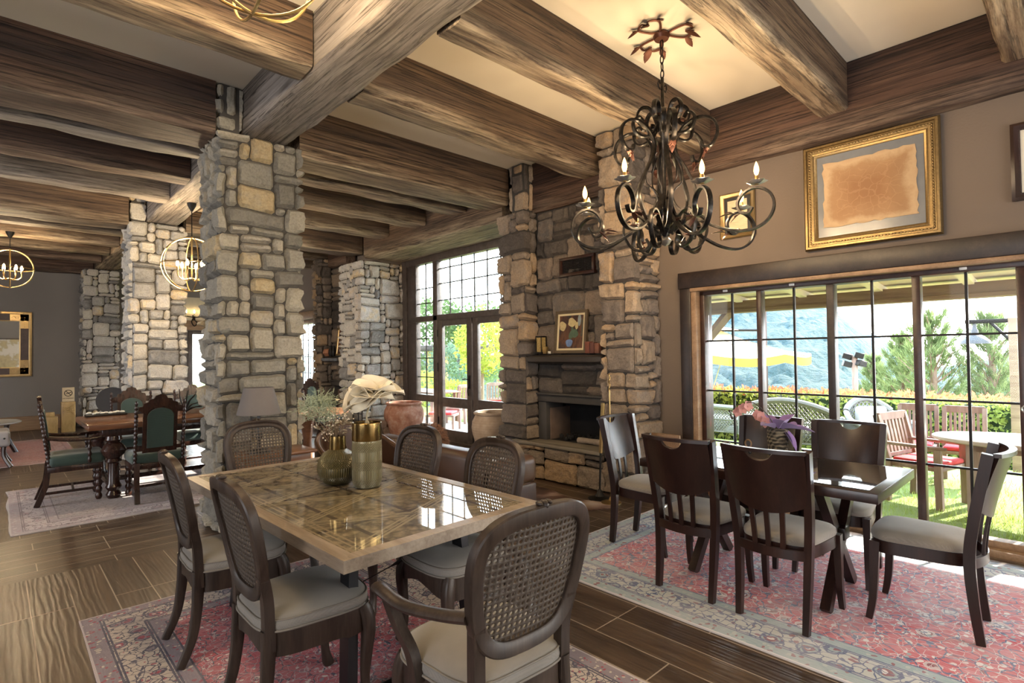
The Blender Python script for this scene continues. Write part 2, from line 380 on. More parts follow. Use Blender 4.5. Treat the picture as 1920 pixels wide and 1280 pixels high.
def pillar(label, path, z1, core, mat, seed, closed=False, stubs=(), **kw):
    g = thing('stone_pillar', label, 'pillar', group='fieldstone pillars'); g['group'] = 'fieldstone pillars'
    rng = random.Random(seed); mb = stones(MB(), path, 0, z1, rng, closed=closed, **kw); c = MB()
    x0, x1, y0, y1 = core; c.box(x0+.014, x1-.014, y0+.014, y1-.014, 0, z1-.01)
    for (a0, a1, b0, b1, zz) in stubs:
        stones(mb, [(a0, b0), (a1, b0), (a1, b1), (a0, b1)], z1-.005, zz, rng, .1, .12, closed=True, relief=.018); c.box(a0+.008, a1-.008, b0+.008, b1-.008, z1-.02, zz-.005)
    obj('stone_facing', mb, mat, g); obj('mortar_core', c, M_MORTAR, g)
    return g
def ccw(x0, x1, y0, y1): return [(x0, y0), (x1, y0), (x1, y1), (x0, y1)]
I = .02
pillar('free-standing fieldstone pillar behind the grey table, the nearest one to the camera', ccw(1.37+I, 2.1-I, 5.05+I, 5.65-I), 3.455, (1.395, 2.075, 5.075, 5.625), M_STONE, 11, True, [(1.385, 1.555, 5.07, 5.24, Z-.005)], res=.026)
pillar('free-standing pale stone pillar in the middle of the far dining area, second from the camera', ccw(1.37+I, 2.08-I, 9.25+I, 9.9-I), 3.455, (1.395, 2.055, 9.275, 9.875), M_STONEP, 12, True, [(1.385, 1.555, 9.27, 9.45, Z-.005)], relief=.028)
pillar('pale stone pillar standing at the far plaster wall beside the no smoking sign', ccw(1.37+I, 2.02-I, 14.9+I, 15.47), 3.455, (1.395, 1.995, 14.925, 15.46), M_STONEP, 13, True, res=.04)
pillar('stone pillar between the fireplace and the big garden window', [(4.93, 3.6-I), (4.711+I, 3.6-I), (4.711+I, 3.16+I), (5.2, 3.16+I)], Z-.01, (4.736, 5.214, 3.185, 3.575), M_STONEW, 14, res=.026, relief=.028, du=.12, dz=.085)
pillar('stone pillar between the fireplace and the glazed garden door', [(5.6, 5.22-I), (4.711+I, 5.22-I), (4.711+I, 4.736+I), (4.95, 4.736+I)], 3.27, (4.736, 5.8, 4.761, 5.195), M_STONEW, 15, stubs=[(4.73, 4.9, 4.76, 4.98, Z-.005)], res=.026, du=.115, dz=.085)
pillar('pale stone pillar on the far side of the glazed garden door behind the terracotta jar', [(4.95, 9.74-I), (4.711+I, 9.74-I), (4.711+I, 8.86+I), (5.62, 8.86+I)], 3.2, (4.736, 5.8, 8.885, 9.715), M_STONEP, 16)
pillar('narrow stone pillar beyond the far fireplace next to the distant window', [(5.2, 10.92-I), (4.711+I, 10.92-I), (4.711+I, 10.52+I), (4.97, 10.52+I)], 3.45, (4.736, 5.2, 10.545, 10.895), M_STONEW, 17)

M_SLATE = plain('hearth_slab_stone', (.2, .175, .14), .75, var=.25, sc_=9)
M_SLATED = plain('smoked_lintel_stone', (.06, .055, .052), .75, var=.3, sc_=7)
M_FIREB = plain('smoked_firebrick', (.16, .11, .085), .9, var=.6, sc_=5)
M_CHAR = wood('charred_wood', [(.3, (.012, .01, .009)), (.6, (.035, .028, .024)), (.85, (.07, .056, .045))], (1, 10, 10), .6, .5, .004, axis='Y')
def fireplace(label, y0, y1, seed, nx, log=True, he=.22):
    rng = random.Random(seed); g = thing('fireplace', label, 'fireplace', (0, 0, 0))
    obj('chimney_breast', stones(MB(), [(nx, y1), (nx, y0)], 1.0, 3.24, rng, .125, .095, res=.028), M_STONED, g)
    obj('chimney_core', MB().box(nx+.022, 5.8, y0-.02, y1+.02, 1.0, 3.25), M_MORTAR, g)
    fb = MB(); a, b = y0-.1, y1-.14
    fb.box(nx+.42, 5.8, a, y1, 0, 1.0).box(nx, nx+.42, a, b, .2, .43).box(nx, nx+.42, a-.02, a, .43, 1.0); obj('firebox', fb, M_SOOT, g)
    obj('firebrick_lining', MB().rbox(nx+.05, nx+.42, b-.012, b+.05, .43, .82, .01), M_FIREB, g); obj('firebrick_lining', MB().rbox(nx+.38, nx+.425, a+.05, a+.28, .43, .7, .01), M_FIREB, g)
    obj('jamb', MB().rbox(nx-.02, nx+.3, b, y1-.005, .43, .9, .012), M_SLATED, g)
    obj('lintel', MB().rbox(nx-.04, nx+.3, y0+.005, y1-.005, .9, .985, .012).rbox(nx-.07, nx+.1, y0+.005, y1-.005, .985, 1.01, .008), M_SLATED, g)
    hb = MB(); stones(hb, [(4.70, y1+he), (4.70, y0-.02)], 0, .4, rng, .13, .08, res=.028); obj('hearth_base', hb, M_STONEW, g)
    obj('hearth_core', MB().box(4.722, 4.745, y0, y1+he, 0, .4).box(4.722, nx+.02, y0+.01, y1-.01, 0, .4), M_MORTAR, g)
    obj('hearth_slab', MB().rbox(4.66, 4.735, y0-.01, y1+he, .395, .435, .01).rbox(4.7, nx+.04, y0+.004, y1-.004, .395, .435, .008), M_SLATE, g)
    mt = MB(); sec = [(math.cos(t)*.5 if abs(math.cos(t)) < .7 else math.copysign(.5, math.cos(t)), math.sin(t)*.42) for t in [2*PI*i/12 for i in range(12)]]
    n = 22; mt.tube([(4.71+(.22 if False else .1), y1+.0-(y1-y0-.006)*i/n-.003, 1.42+.004*noise.noise(Vector((i*.4, seed, 0)))) for i in range(n+1)], [.5*(.11 if i in (0, n) else .125)*2*(1+.05*noise.noise(Vector((i*.6, seed, 3)))) for i in range(n+1)], sec=[(a*1.75, b*1.0) for a, b in sec], ref=(1, 0, 0)); obj('mantel_shelf', mt, M_CHAR, g)
    if log:
        v = obj('vent_grille', MB().rbox(nx-.055, nx+.01, 3.8, 4.32, 2.39, 2.43, .004).rbox(nx-.055, nx+.01, 3.8, 4.32, 2.58, 2.615, .004).rbox(nx-.055, nx+.01, 3.8, 3.835, 2.42, 2.59, .004).rbox(nx-.055, nx+.01, 4.285, 4.32, 2.42, 2.59, .004), M_REDWOOD, g)
        mm = MB().box(nx-.03, nx-.02, 3.83, 4.29, 2.42, 2.59)
        for i in range(24): mm.box(nx-.038, nx-.03, 3.84+i*.0187, 3.846+i*.0187, 2.425, 2.585)
        for i in range(9): mm.box(nx-.04, nx-.032, 3.83, 4.29, 2.43+i*.018, 2.434+i*.018)
        obj('mesh', mm, M_STEELK, v)
    return g
fireplace('fieldstone fireplace with dark mantel shelf and vent, left of the garden window', 3.6, 4.736, 21, 4.93)
fireplace('distant fieldstone fireplace beyond the glazed door, half hidden by its pillars', 9.74, 10.52, 22, 4.95, False, .1)
lg = MB().tube(cr([(4.98, 4.15, .468), (4.99, 3.9, .47), (4.97, 3.62, .465)], 5), [.035, .038, .036, .033, .034, .037, .038, .036, .035, .034, .033], 9)
tag(obj('firewood_log', lg, plain('ashy_bark', (.3, .25, .21), .9, var=.4, sc_=22)), 'pale ashy log lying at the mouth of the near fireplace', 'log')
rg = random.Random(3); eb = MB()
for i in range(90): eb.ball((rg.uniform(5.02, 5.3), rg.uniform(3.6, 4.5), .44+rg.random()*.05), rg.uniform(.012, .03), 6, 4)
tag(obj('ember_heap', eb, M_SOOT), 'heap of black ash and embers inside the near fireplace', 'ash', kind='stuff')

# ------------------------------------------------------------ beams
def beam(name, label, a, b, w, h, mat, seed, group, nseg=None, j=.008):
    """hewn timber from a to b (centre line of its underside)"""
    A, B = Vector(a), Vector(b); L = (B-A).length; nseg = nseg or max(8, int(L/.12)); rng = random.Random(seed)
    mb = MB(); sec = []
    k = .02
    for (sx, sz) in ((-1, 0), (1, 0), (1, 1), (-1, 1)):
        pass
    prof = [(-w/2, k, .7), (-w/2+k, 0, 1), (-w/4, 0, .62), (0, 0, .55), (w/4, 0, .62), (w/2-k, 0, 1), (w/2, k, .7), (w/2, h*.35, 0), (w/2, h*.7, 0), (w/2, h, 0), (-w/2, h, 0), (-w/2, h*.7, 0), (-w/2, h*.35, 0)]  # corners worn pale; the whole underside is paled too, as painted floor-bounce light
    vs = []; wear_bounce = []; n = len(prof)
    for i in range(nseg+1):
        x = L*i/nseg
        for q, (y, z, e) in enumerate(prof):
            o = Vector((x*2.2, y*7+seed, z*7)); fz = 0 if z >= h else 1
            jj = j*(1+1.6*e)
            yy = y+jj*noise.noise(o)*fz; zz = z+jj*noise.noise(o+Vector((5, 5, 5)))*fz+(.012*max(0, noise.noise(Vector((x*6, seed*3+y*20, 1)))) if e == 1 else 0)
            vs.append((x, yy, zz)); wear_bounce.append(max(0, min(1, e*(.6+.9*noise.noise(Vector((x*1.1, q*.7, seed)))))))
    fs = [(i*n+q, i*n+(q+1) % n, (i+1)*n+(q+1) % n, (i+1)*n+q) for i in range(nseg) for q in range(n)]
    fs += [tuple(range(n-1, -1, -1)), tuple(nseg*n+q for q in range(n))]
    mb.add(vs, [tuple(reversed(f)) for f in fs], False, edge=wear_bounce)
    d = B-A; o = obj(name, mb, mat, None, A, math.atan2(d.y, d.x))
    return tag(o, label, 'beam', group)
G1 = 'main beams over the pillars'
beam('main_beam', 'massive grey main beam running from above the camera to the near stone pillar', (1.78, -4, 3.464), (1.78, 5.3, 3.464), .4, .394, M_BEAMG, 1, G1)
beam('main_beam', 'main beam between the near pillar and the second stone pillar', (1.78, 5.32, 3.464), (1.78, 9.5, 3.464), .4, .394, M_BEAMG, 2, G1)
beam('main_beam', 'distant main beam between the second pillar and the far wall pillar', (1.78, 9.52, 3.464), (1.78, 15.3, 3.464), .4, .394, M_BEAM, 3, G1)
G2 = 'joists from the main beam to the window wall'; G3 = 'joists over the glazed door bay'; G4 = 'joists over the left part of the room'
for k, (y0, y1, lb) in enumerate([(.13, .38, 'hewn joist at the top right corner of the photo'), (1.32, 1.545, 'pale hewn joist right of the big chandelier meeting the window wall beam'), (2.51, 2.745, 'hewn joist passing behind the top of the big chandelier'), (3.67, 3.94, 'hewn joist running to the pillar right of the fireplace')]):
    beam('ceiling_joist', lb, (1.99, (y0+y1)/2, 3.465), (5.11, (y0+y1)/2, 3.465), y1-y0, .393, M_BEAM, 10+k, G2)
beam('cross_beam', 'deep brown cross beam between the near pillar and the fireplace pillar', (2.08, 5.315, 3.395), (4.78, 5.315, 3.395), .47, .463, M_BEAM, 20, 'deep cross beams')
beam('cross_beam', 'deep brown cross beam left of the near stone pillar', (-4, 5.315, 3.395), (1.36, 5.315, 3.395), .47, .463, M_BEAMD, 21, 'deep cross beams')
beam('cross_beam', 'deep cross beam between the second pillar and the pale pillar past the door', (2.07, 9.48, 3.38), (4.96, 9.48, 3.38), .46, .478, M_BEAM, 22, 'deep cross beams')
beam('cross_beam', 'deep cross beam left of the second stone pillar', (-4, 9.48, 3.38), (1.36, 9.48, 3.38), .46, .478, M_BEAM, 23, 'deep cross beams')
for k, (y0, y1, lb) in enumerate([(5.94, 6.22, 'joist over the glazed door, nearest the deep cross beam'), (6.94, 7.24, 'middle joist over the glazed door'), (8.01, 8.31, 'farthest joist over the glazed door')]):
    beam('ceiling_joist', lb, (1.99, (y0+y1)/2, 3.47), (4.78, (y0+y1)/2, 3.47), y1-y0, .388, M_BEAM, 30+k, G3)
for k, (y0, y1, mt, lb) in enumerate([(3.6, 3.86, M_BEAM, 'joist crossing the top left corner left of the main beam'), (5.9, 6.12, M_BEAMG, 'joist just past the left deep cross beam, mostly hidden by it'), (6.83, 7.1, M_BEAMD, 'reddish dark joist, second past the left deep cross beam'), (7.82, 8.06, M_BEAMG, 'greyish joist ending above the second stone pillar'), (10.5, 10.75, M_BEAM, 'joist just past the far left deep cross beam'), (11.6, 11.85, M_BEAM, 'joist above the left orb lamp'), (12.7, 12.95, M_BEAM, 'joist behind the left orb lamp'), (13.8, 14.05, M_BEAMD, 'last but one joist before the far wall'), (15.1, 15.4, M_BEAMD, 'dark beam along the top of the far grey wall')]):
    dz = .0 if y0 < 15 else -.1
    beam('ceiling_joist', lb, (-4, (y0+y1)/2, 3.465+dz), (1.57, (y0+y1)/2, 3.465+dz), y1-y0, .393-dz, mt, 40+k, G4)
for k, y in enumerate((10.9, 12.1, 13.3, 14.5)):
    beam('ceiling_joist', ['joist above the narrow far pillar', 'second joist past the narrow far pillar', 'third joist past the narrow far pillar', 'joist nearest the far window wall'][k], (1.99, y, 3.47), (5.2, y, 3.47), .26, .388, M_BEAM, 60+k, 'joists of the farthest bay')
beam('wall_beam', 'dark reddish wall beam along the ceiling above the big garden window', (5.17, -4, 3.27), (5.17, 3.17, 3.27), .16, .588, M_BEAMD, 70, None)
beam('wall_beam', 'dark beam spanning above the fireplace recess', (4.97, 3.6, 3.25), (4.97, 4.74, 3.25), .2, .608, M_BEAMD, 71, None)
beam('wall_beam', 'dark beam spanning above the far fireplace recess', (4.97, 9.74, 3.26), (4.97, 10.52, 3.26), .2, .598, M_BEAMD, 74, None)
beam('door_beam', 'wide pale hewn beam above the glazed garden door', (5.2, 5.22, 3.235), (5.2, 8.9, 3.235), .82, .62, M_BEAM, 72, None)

# ------------------------------------------------------------ big sliding window
w = MB(); XG = 5.3
w.rbox(5.24, 5.4, -2.75, 2.735, 2.06, 2.12, .006).rbox(5.24, 5.4, 2.685, 2.735, .02, 2.08, .006).rbox(5.24, 5.4, -2.75, -2.69, .02, 2.08, .006)
W1 = struct('window_1', w, M_REDWOOD)
th = [(2.15, .045), (1.54, .06), (.93, .055), (.325, .05), (-.29, .05), (-.9, .06), (-1.5, .05), (-2.1, .045)]
for y, t in th: obj('mullion', MB().rbox(5.26, 5.36, y-t/2, y+t/2, .05, 2.07, .005), M_REDWOOD if t < .06 else M_DKWOOD, W1)
gb = MB(); pn = [2.69]+[y for y, t in th]+[-2.69]
for a, b in zip(pn, pn[1:]): gb.box(XG-.011, XG+.011, (a+b)/2-.009, (a+b)/2+.009, .08, 2.06)
for z in (1.596, 1.093, .59): gb.box(XG-.012, XG+.012, -2.69, 2.69, z-.008, z+.008)
obj('glazing_bars', gb, M_IRON, W1)
for a, b in zip(pn, pn[1:]): obj('pane', MB().box(XG-.003, XG+.003, b+.02, a-.02, .08, 2.06), M_GLASS, W1)
obj('threshold', MB().rbox(5.17, 5.42, -2.75, 2.75, .0, .05, .006).rbox(5.25, 5.36, -2.75, 2.75, .05, .1, .005), M_TANWOOD, W1)
cl = MB()
for y in (2.46, 1.84, .635): cl.rbox(5.225, 5.24, y-.022, y+.022, 2.075, 2.095, .003)
obj('catch', cl, plain('white_plastic', (.8, .8, .78), .4), W1)
obj('handle', MB().tube([(5.235, .31+.028*math.cos(t), 1.06+.028*math.sin(t)) for t in [2*PI*i/14 for i in range(14)]], .005, 6, True), plain('brushed_steel', (.5, .5, .5), .3, 1), W1)
struct('trim_1', MB().rbox(5.135, 5.26, -4, 2.92, 2.135, 2.3, .008), M_DKWOOD)
struct('trim_2', MB().rbox(5.15, 5.24, 2.79, 2.91, 0, 2.14, .008), M_DKWOOD)
struct('trim_3', MB().rbox(5.16, 5.42, 2.735, 2.79, 0, 2.11, .004).rbox(5.14, 5.42, -2.79, 2.79, 2.1, 2.135, .004), M_TANWOOD)

# ------------------------------------------------------------ glazed garden door
d = MB(); X0, X1 = 5.56, 5.68
d.rbox(X0, X1, 8.72, 8.88, 0, 3.27, .01).rbox(X0, X1, 5.2, 8.75, 3.12, 3.27, .01).rbox(X0+.01, X1, 5.2, 8.7, 2.08, 2.18, .008).rbox(X0+.01, X1, 7.77, 7.9, 0, 3.13, .008).rbox(X0+.02, X1, 8.44, 8.72, 0, 3.13, .008).rbox(X0+.01, X1, 5.2, 5.75, 0, 3.13, .008)
d.rbox(X0+.01, X1, 7.88, 8.46, .0, .2, .006).rbox(X0+.01, X1, 7.88, 8.46, .66, .78, .006).rbox(X0, X1, 5.2, 8.75, 0, .035, .005)
D1 = struct('door_1', d, M_DOORW)
gb = MB(); xg = 5.62
for y in (8.17,): gb.box(xg-.01, xg+.01, y-.008, y+.008, .2, 3.12)
for z in (1.09, 1.43, 1.78, 2.41, 2.68): gb.box(xg-.01, xg+.01, 7.9, 8.45, z-.008, z+.008)
for y in (7.45, 7.13, 6.8, 6.48, 6.16, 5.84): gb.box(xg-.01, xg+.01, y-.008, y+.008, 2.18, 3.12)
for z in (2.43, 2.72, 2.98): gb.box(xg-.01, xg+.01, 5.7, 7.78, z-.008, z+.008)
obj('glazing_bars', gb, M_IRON, D1)
def pane(y0, y1, z0, z1, x, par): obj('pane', MB().box(x-.003, x+.003, y0, y1, z0, z1), M_GLASS, par)
pane(7.9, 8.45, .2, .66, xg, D1); pane(7.9, 8.45, .78, 2.08, xg, D1); pane(7.9, 8.45, 2.18, 3.12, xg, D1); pane(5.75, 7.77, 2.18, 3.12, xg, D1)
for k, (a, b) in enumerate(((6.84, 7.77), (5.76, 6.82))):
    l = MB(); e = .13
    l.rbox(5.575, 5.64, a, a+e, .035, 2.08, .006).rbox(5.575, 5.64, b-e, b, .035, 2.08, .006).rbox(5.578, 5.64, a, b, .035, .22, .006).rbox(5.578, 5.64, a, b, .6, .76, .006).rbox(5.578, 5.64, a, b, 1.98, 2.08, .006)
    lf = obj('door_leaf', l, M_DOORW, D1); pane(a+e, b-e, .22, .6, 5.61, lf); pane(a+e, b-e, .76, 1.98, 5.61, lf)
    if k == 0:
        obj('handle', MB().rbox(5.556, 5.576, 6.88, 6.92, .93, 1.15, .004).tube(cr([(5.55, 6.9, 1.08), (5.525, 6.9, 1.085), (5.52, 6.96, 1.09), (5.525, 7.03, 1.08)], 4), .008, 7).tube(cr([(5.55, 6.9, .97), (5.54, 6.91, .9), (5.55, 6.9, .82)], 4), .01, 6), M_IRON, lf)
        obj('hinge', MB().tube([(5.57, 7.765, 1.2), (5.57, 7.765, 1.35)], .012, 8).tube([(5.57, 7.765, .3), (5.57, 7.765, .42)], .012, 8).tube([(5.57, 7.765, 1.8), (5.57, 7.765, 1.92)], .012, 8), M_IRON, lf)

# ------------------------------------------------------------ distant windows
w2 = MB().rbox(5.22, 5.4, 11.3, 14.9, .67, .75, .006).rbox(5.22, 5.4, 11.3, 14.9, 2.24, 2.31, .006).rbox(5.22, 5.4, 11.3, 11.37, .75, 2.24, .006).rbox(5.22, 5.4, 14.83, 14.9, .75, 2.24, .006).rbox(5.24, 5.38, 13.05, 13.12, .75, 2.24, .006)
W2 = struct('window_2', w2, M_TANWOOD); gb = MB()
for k in range(1, 12): gb.box(5.29, 5.31, 11.3+k*.3-.007, 11.3+k*.3+.007, .72, 2.28)
for z in (1.1, 1.48, 1.86): gb.box(5.29, 5.31, 11.35, 14.85, z-.007, z+.007)
obj('glazing_bars', gb, M_IRON, W2); pane(11.37, 14.83, .75, 2.24, 5.32, W2)
struct('trim_4', MB().rbox(5.12, 5.24, 10.95, 15.3, 2.33, 2.5, .01), M_TANWOOD)
struct('trim_5', MB().rbox(5.1, 5.22, 10.95, 15.4, 0, .66, .01), M_TANWOOD)
w3 = MB().rbox(3.5, 3.6, 15.45, 15.65, 0, 2.16, .006).rbox(4.4, 4.5, 15.45, 15.65, 0, 2.16, .006).rbox(3.6, 4.4, 15.45, 15.65, 2.08, 2.16, .006).rbox(3.6, 4.4, 15.45, 15.65, 0, .3, .006)
D2 = struct('door_2', w3, M_DOORW); obj('pane', MB().box(3.6, 4.4, 15.55, 15.556, .3, 2.08), M_GLASS, D2)
struct('trim_6', MB().rbox(3.3, 4.7, 15.4, 15.52, 2.18, 2.42, .01), M_TANWOOD)
struct('trim_7', MB().rbox(3.3, 4.7, 15.45, 15.51, 2.42, 3.0, .01), plain('pale_panel', (.62, .55, .42), .8))
# ------------------------------------------------------------ rugs
def rug_mat(name, hx, hy, field, border, lines, wear=.45, wcol=(.62, .58, .56), bw=.34, fs=1.0):
    t = NT(name); tc = t.n('TexCoord').outputs['Object']; s = t.n('SeparateXYZ', {0: tc})
    ax = t.math('ABSOLUTE', s.outputs[0]); ay = t.math('ABSOLUTE', s.outputs[1])
    d = t.math('MINIMUM', t.math('SUBTRACT', hx, ax), t.math('SUBTRACT', hy, ay))
    def warp(sc_, am): return t.n('VectorMath', {0: tc, 1: t.n('VectorMath', {0: t.n('TexNoise', {'Vector': tc, 'Scale': sc_, 'Detail': 2.0}).outputs[1], 'Scale': am}, operation='SCALE').outputs[0]}, operation='ADD').outputs[0]
    wv = warp(14.0, .05)
    def vor(s_, ft='F1', v_=wv): return t.n('TexVoronoi', {'Vector': v_, 'Scale': s_*fs}, feature=ft)
    def rnd(v, k): return t.n('SeparateColor', {0: v.outputs[1]}).outputs[k]
    A, B, V = vor(8.0), vor(30.0), vor(12.0, 'DISTANCE_TO_EDGE'); V2 = vor(21.0, 'DISTANCE_TO_EDGE')
    base = t.mix(t.noise(tc, 3.5, 3, .6), field[0], field[1])
    ros = t.ramp(A.outputs[0], [(0, lines[2]), (.07, lines[0]), (.15, lines[3]), (.2, field[2]), (.27, lines[1]), (.3, (0, 0, 0))], 'CONSTANT')
    f = t.mix(t.math('MULTIPLY', t.math('LESS_THAN', A.outputs[0], .3), t.math('GREATER_THAN', rnd(A, 0), .35)), base, ros)
    leafc = t.ramp(rnd(B, 1), [(0, lines[2]), (.25, lines[0]), (.5, lines[1]), (.68, lines[3]), (.84, border[2])], 'CONSTANT')
    f = t.mix(t.math('MULTIPLY', t.math('LESS_THAN', B.outputs[0], .36), t.math('GREATER_THAN', rnd(B, 0), .38)), f, leafc)
    f = t.mix(t.math('LESS_THAN', V.outputs[0], .03), f, lines[2]); f = t.mix(t.math('LESS_THAN', V2.outputs[0], .022), f, lines[1])
    C_ = vor(7.0); bd = t.mix(t.noise(tc, 4, 3, .6), border[0], border[1])
    bros = t.ramp(C_.outputs[0], [(0, lines[0]), (.1, lines[3]), (.2, border[2]), (.28, lines[2]), (.34, border[0])], 'CONSTANT')
    bd = t.mix(t.math('LESS_THAN', C_.outputs[0], .36), bd, bros)
    bd = t.mix(t.math('MULTIPLY', t.math('LESS_THAN', B.outputs[0], .34), t.math('GREATER_THAN', rnd(B, 2), .45)), bd, t.mix(t.math('GREATER_THAN', rnd(B, 0), .5), lines[2], lines[3]))
    bd = t.mix(t.math('LESS_THAN', V2.outputs[0], .045), bd, lines[2])
    guard = t.mix(t.math('LESS_THAN', B.outputs[0], .32), border[2], t.mix(t.math('GREATER_THAN', rnd(B, 1), .5), border[0], lines[3]))
    D = t.math('MULTIPLY', d, 1/bw)
    m1 = t.ramp(D, [(0, (1, 1, 1)), (.26, (0, 0, 0)), (.78, (1, 1, 1)), (1, (1, 1, 1))], 'CONSTANT')
    col = t.mix(m1, bd, guard); col = t.mix(t.math('GREATER_THAN', d, bw), col, f)
    for p in (.25, .29, .76, .8, 1.0):
        col = t.mix(t.math('COMPARE', D, p, .013), col, lines[2])
    col = t.mix(t.math('LESS_THAN', D, .03), col, wcol)
    we = t.math('MULTIPLY', t.ramp(t.math('ADD', t.math('MULTIPLY', t.noise(tc, 2.0, 4, .7), .6), t.math('MULTIPLY', t.noise(t.n('Mapping', {0: tc, 3: (60, 9, 1)}).outputs[0], 2, 3, .7), .4)), [(.36, (0, 0, 0)), (.68, (1, 1, 1))]), wear)
    col = t.mix(we, col, wcol)
    return t.bsdf(col, .95, 0, t.noise(tc, 160, 2), .4, .004)
def rug(name, label, x0, x1, y0, y1, mat, seed, rz=0, th=.009, wob=.012):
    mb = MB(); rng = random.Random(seed); hx, hy = (x1-x0)/2, (y1-y0)/2; nx, ny = max(8, int(hx*12)), max(8, int(hy*12))
    def fn(u, v):
        x, y = (u*2-1)*hx, (v*2-1)*hy; e = min(u, 1-u, v, 1-v)
        if e < .001: x += wob*noise.noise(Vector((x*2, y*2, seed))); y += wob*noise.noise(Vector((x*2, y*2, seed+5)))
        return (x, y, th+.0015*noise.noise(Vector((x*1.5, y*1.5, seed))))
    mb.grid(fn, nx, ny); W = nx+1; K = len(mb.v)
    rim = [i for i in range(W)]+[j*W+nx for j in range(1, ny+1)]+[ny*W+i for i in range(nx-1, -1, -1)]+[j*W for j in range(ny-1, 0, -1)]
    mb.v += [(mb.v[i][0], mb.v[i][1], .0005) for i in rim]; n = len(rim)
    for i in range(n): mb.f.append((rim[(i+1) % n], rim[i], K+i, K+(i+1) % n)); mb.sm.append(False)
    o = obj(name, mb, mat, None, ((x0+x1)/2, (y0+y1)/2, 0), rz)
    return tag(o, label, 'rug', 'patterned rugs')
RED = (.36, .035, .055); ROSE = (.5, .15, .16); NAVY = (.035, .04, .075); CREAM = (.5, .44, .37)
rug('persian_rug', 'deep red persian rug with cream and mauve border under the grey glass topped table', .35, 2.14, 1.0, 3.99, rug_mat('red_rug', .895, 1.495, [RED, (.42, .1, .12), (.25, .06, .09)], [CREAM, (.4, .34, .3), (.2, .17, .2)], [(.6, .52, .47), (.45, .36, .36), NAVY, (.28, .03, .06)], .38, (.46, .4, .41), .36, 1.2), 1)
rug('persian_rug', 'faded pink red rug with a pale blue border under the dark table by the window', 2.78, 4.98, -1.2, 2.87, rug_mat('faded_rug', 1.1, 2.035, [(.5, .035, .06), (.5, .13, .15), (.5, .4, .4)], [(.38, .43, .41), (.52, .5, .46), (.26, .35, .37)], [(.66, .62, .6), (.62, .53, .53), (.05, .08, .19), (.2, .04, .06)], .62, (.64, .6, .6), .36, .85), 2)
rug('persian_rug', 'washed grey pink rug under the heavy carved table', .1, 4.1, 6.3, 8.45, rug_mat('grey_rug', 2.0, 1.075, [(.3, .25, .25), (.24, .22, .21), (.34, .3, .29)], [(.45, .38, .38), (.42, .36, .36), (.3, .25, .26)], [(.42, .36, .36), (.36, .3, .3), (.13, .1, .11), (.3, .17, .19)], .6, (.42, .38, .37), .34), 3, 0, .009, .03)
rug('persian_rug', 'dusty red rug in front of the far plaster wall', -1.6, .95, 10.4, 13.5, rug_mat('dusty_rug', 1.275, 1.55, [(.3, .1, .09), (.34, .16, .15), (.26, .09, .09)], [(.34, .2, .18), (.36, .24, .22), (.26, .13, .12)], [(.4, .27, .25), (.36, .2, .18), (.16, .07, .07), (.3, .1, .1)], .45, (.4, .3, .28), .3), 4)
# cowhide
hide = MB(); ol = [(3.05, 3.72), (3.3, 3.6), (3.75, 3.5), (4.0, 3.35), (4.3, 3.2), (4.42, 3.35), (4.3, 3.7), (4.42, 4.1), (4.4, 4.5), (4.55, 4.75), (4.3, 4.85), (4.0, 4.6), (3.6, 4.65), (3.45, 4.9), (3.25, 4.75), (3.35, 4.4), (3.28, 4.0)]
o2 = [(p.x, p.y) for p in cr([(a, b, 0) for a, b in ol], 5, True)]
cxh, cyh = 3.85, 4.1
nn = len(o2); vs = [(cxh+(a-cxh)*k, cyh+(b-cyh)*k, .011-.006*k*k) for k in (.33, .66, 1) for a, b in o2]+[(a, b, .0008) for a, b in o2]+[(cxh, cyh, .011)]
hide.add(vs, [(r*nn+i, r*nn+(i+1) % nn, (r+1)*nn+(i+1) % nn, (r+1)*nn+i) for r in range(3) for i in range(nn)]+[(len(vs)-1, (i+1) % nn, i) for i in range(nn)], True)
hide.f = [tuple(reversed(f)) for f in hide.f]
t = NT('cowhide'); co = t.coord(); f = t.noise(co, 2.2, 3, .5, .4)
M_HIDE = t.bsdf(t.ramp(f, [(.4, (.03, .014, .01)), (.52, (.1, .05, .035)), (.62, (.26, .18, .15)), (.75, (.4, .33, .29))]), .8, 0, t.noise(co, 90, 3), .4, .003)
tag(obj('cowhide_rug', hide, M_HIDE), 'dark brown and pale cowhide on the floor before the fireplace hearth', 'rug')

# ------------------------------------------------------------ materials for chairs
M_CHW = wood('grey_brown_chair_wood', [(.3, (.009, .0055, .004)), (.5, (.024, .015, .0105)), (.68, (.05, .033, .024)), (.85, (.09, .064, .048))], (2, 22, 22), .42, .15, .001, axis='Z', Specular_IOR_Level=.35)
M_DCH = wood('espresso_chair_wood', [(.3, (.008, .003, .0025)), (.55, (.02, .008, .006)), (.8, (.042, .016, .011))], (2, 22, 22), .3, .1, .001, axis='Z')
M_CANE = plain('dark_woven_cane', (.05, .036, .026), .6, sc_=60, var=.4)
def fabric(name, col, col2, sc_=1.0, rough=.95, **kw):
    t = NT(name); co = t.coord('Object'); a = t.n('TexWave', {'Vector': co, 'Scale': 130.0*sc_, 'Distortion': 1.5}, bands_direction='X').outputs[1]; b = t.n('TexWave', {'Vector': co, 'Scale': 130.0*sc_, 'Distortion': 1.5}, bands_direction='Y').outputs[1]
    w = t.math('MULTIPLY', t.math('ADD', a, b), .5); g = t.noise(co, 5, 4, .6)
    c = t.mix(t.math('ADD', t.math('MULTIPLY', w, .35), t.math('MULTIPLY', g, .65)), col, col2)
    return t.bsdf(c, rough, 0, w, .25, .002, **kw)
M_GFAB = fabric('grey_beige_linen', (.13, .115, .1), (.25, .23, .2), Sheen_Weight=.2)
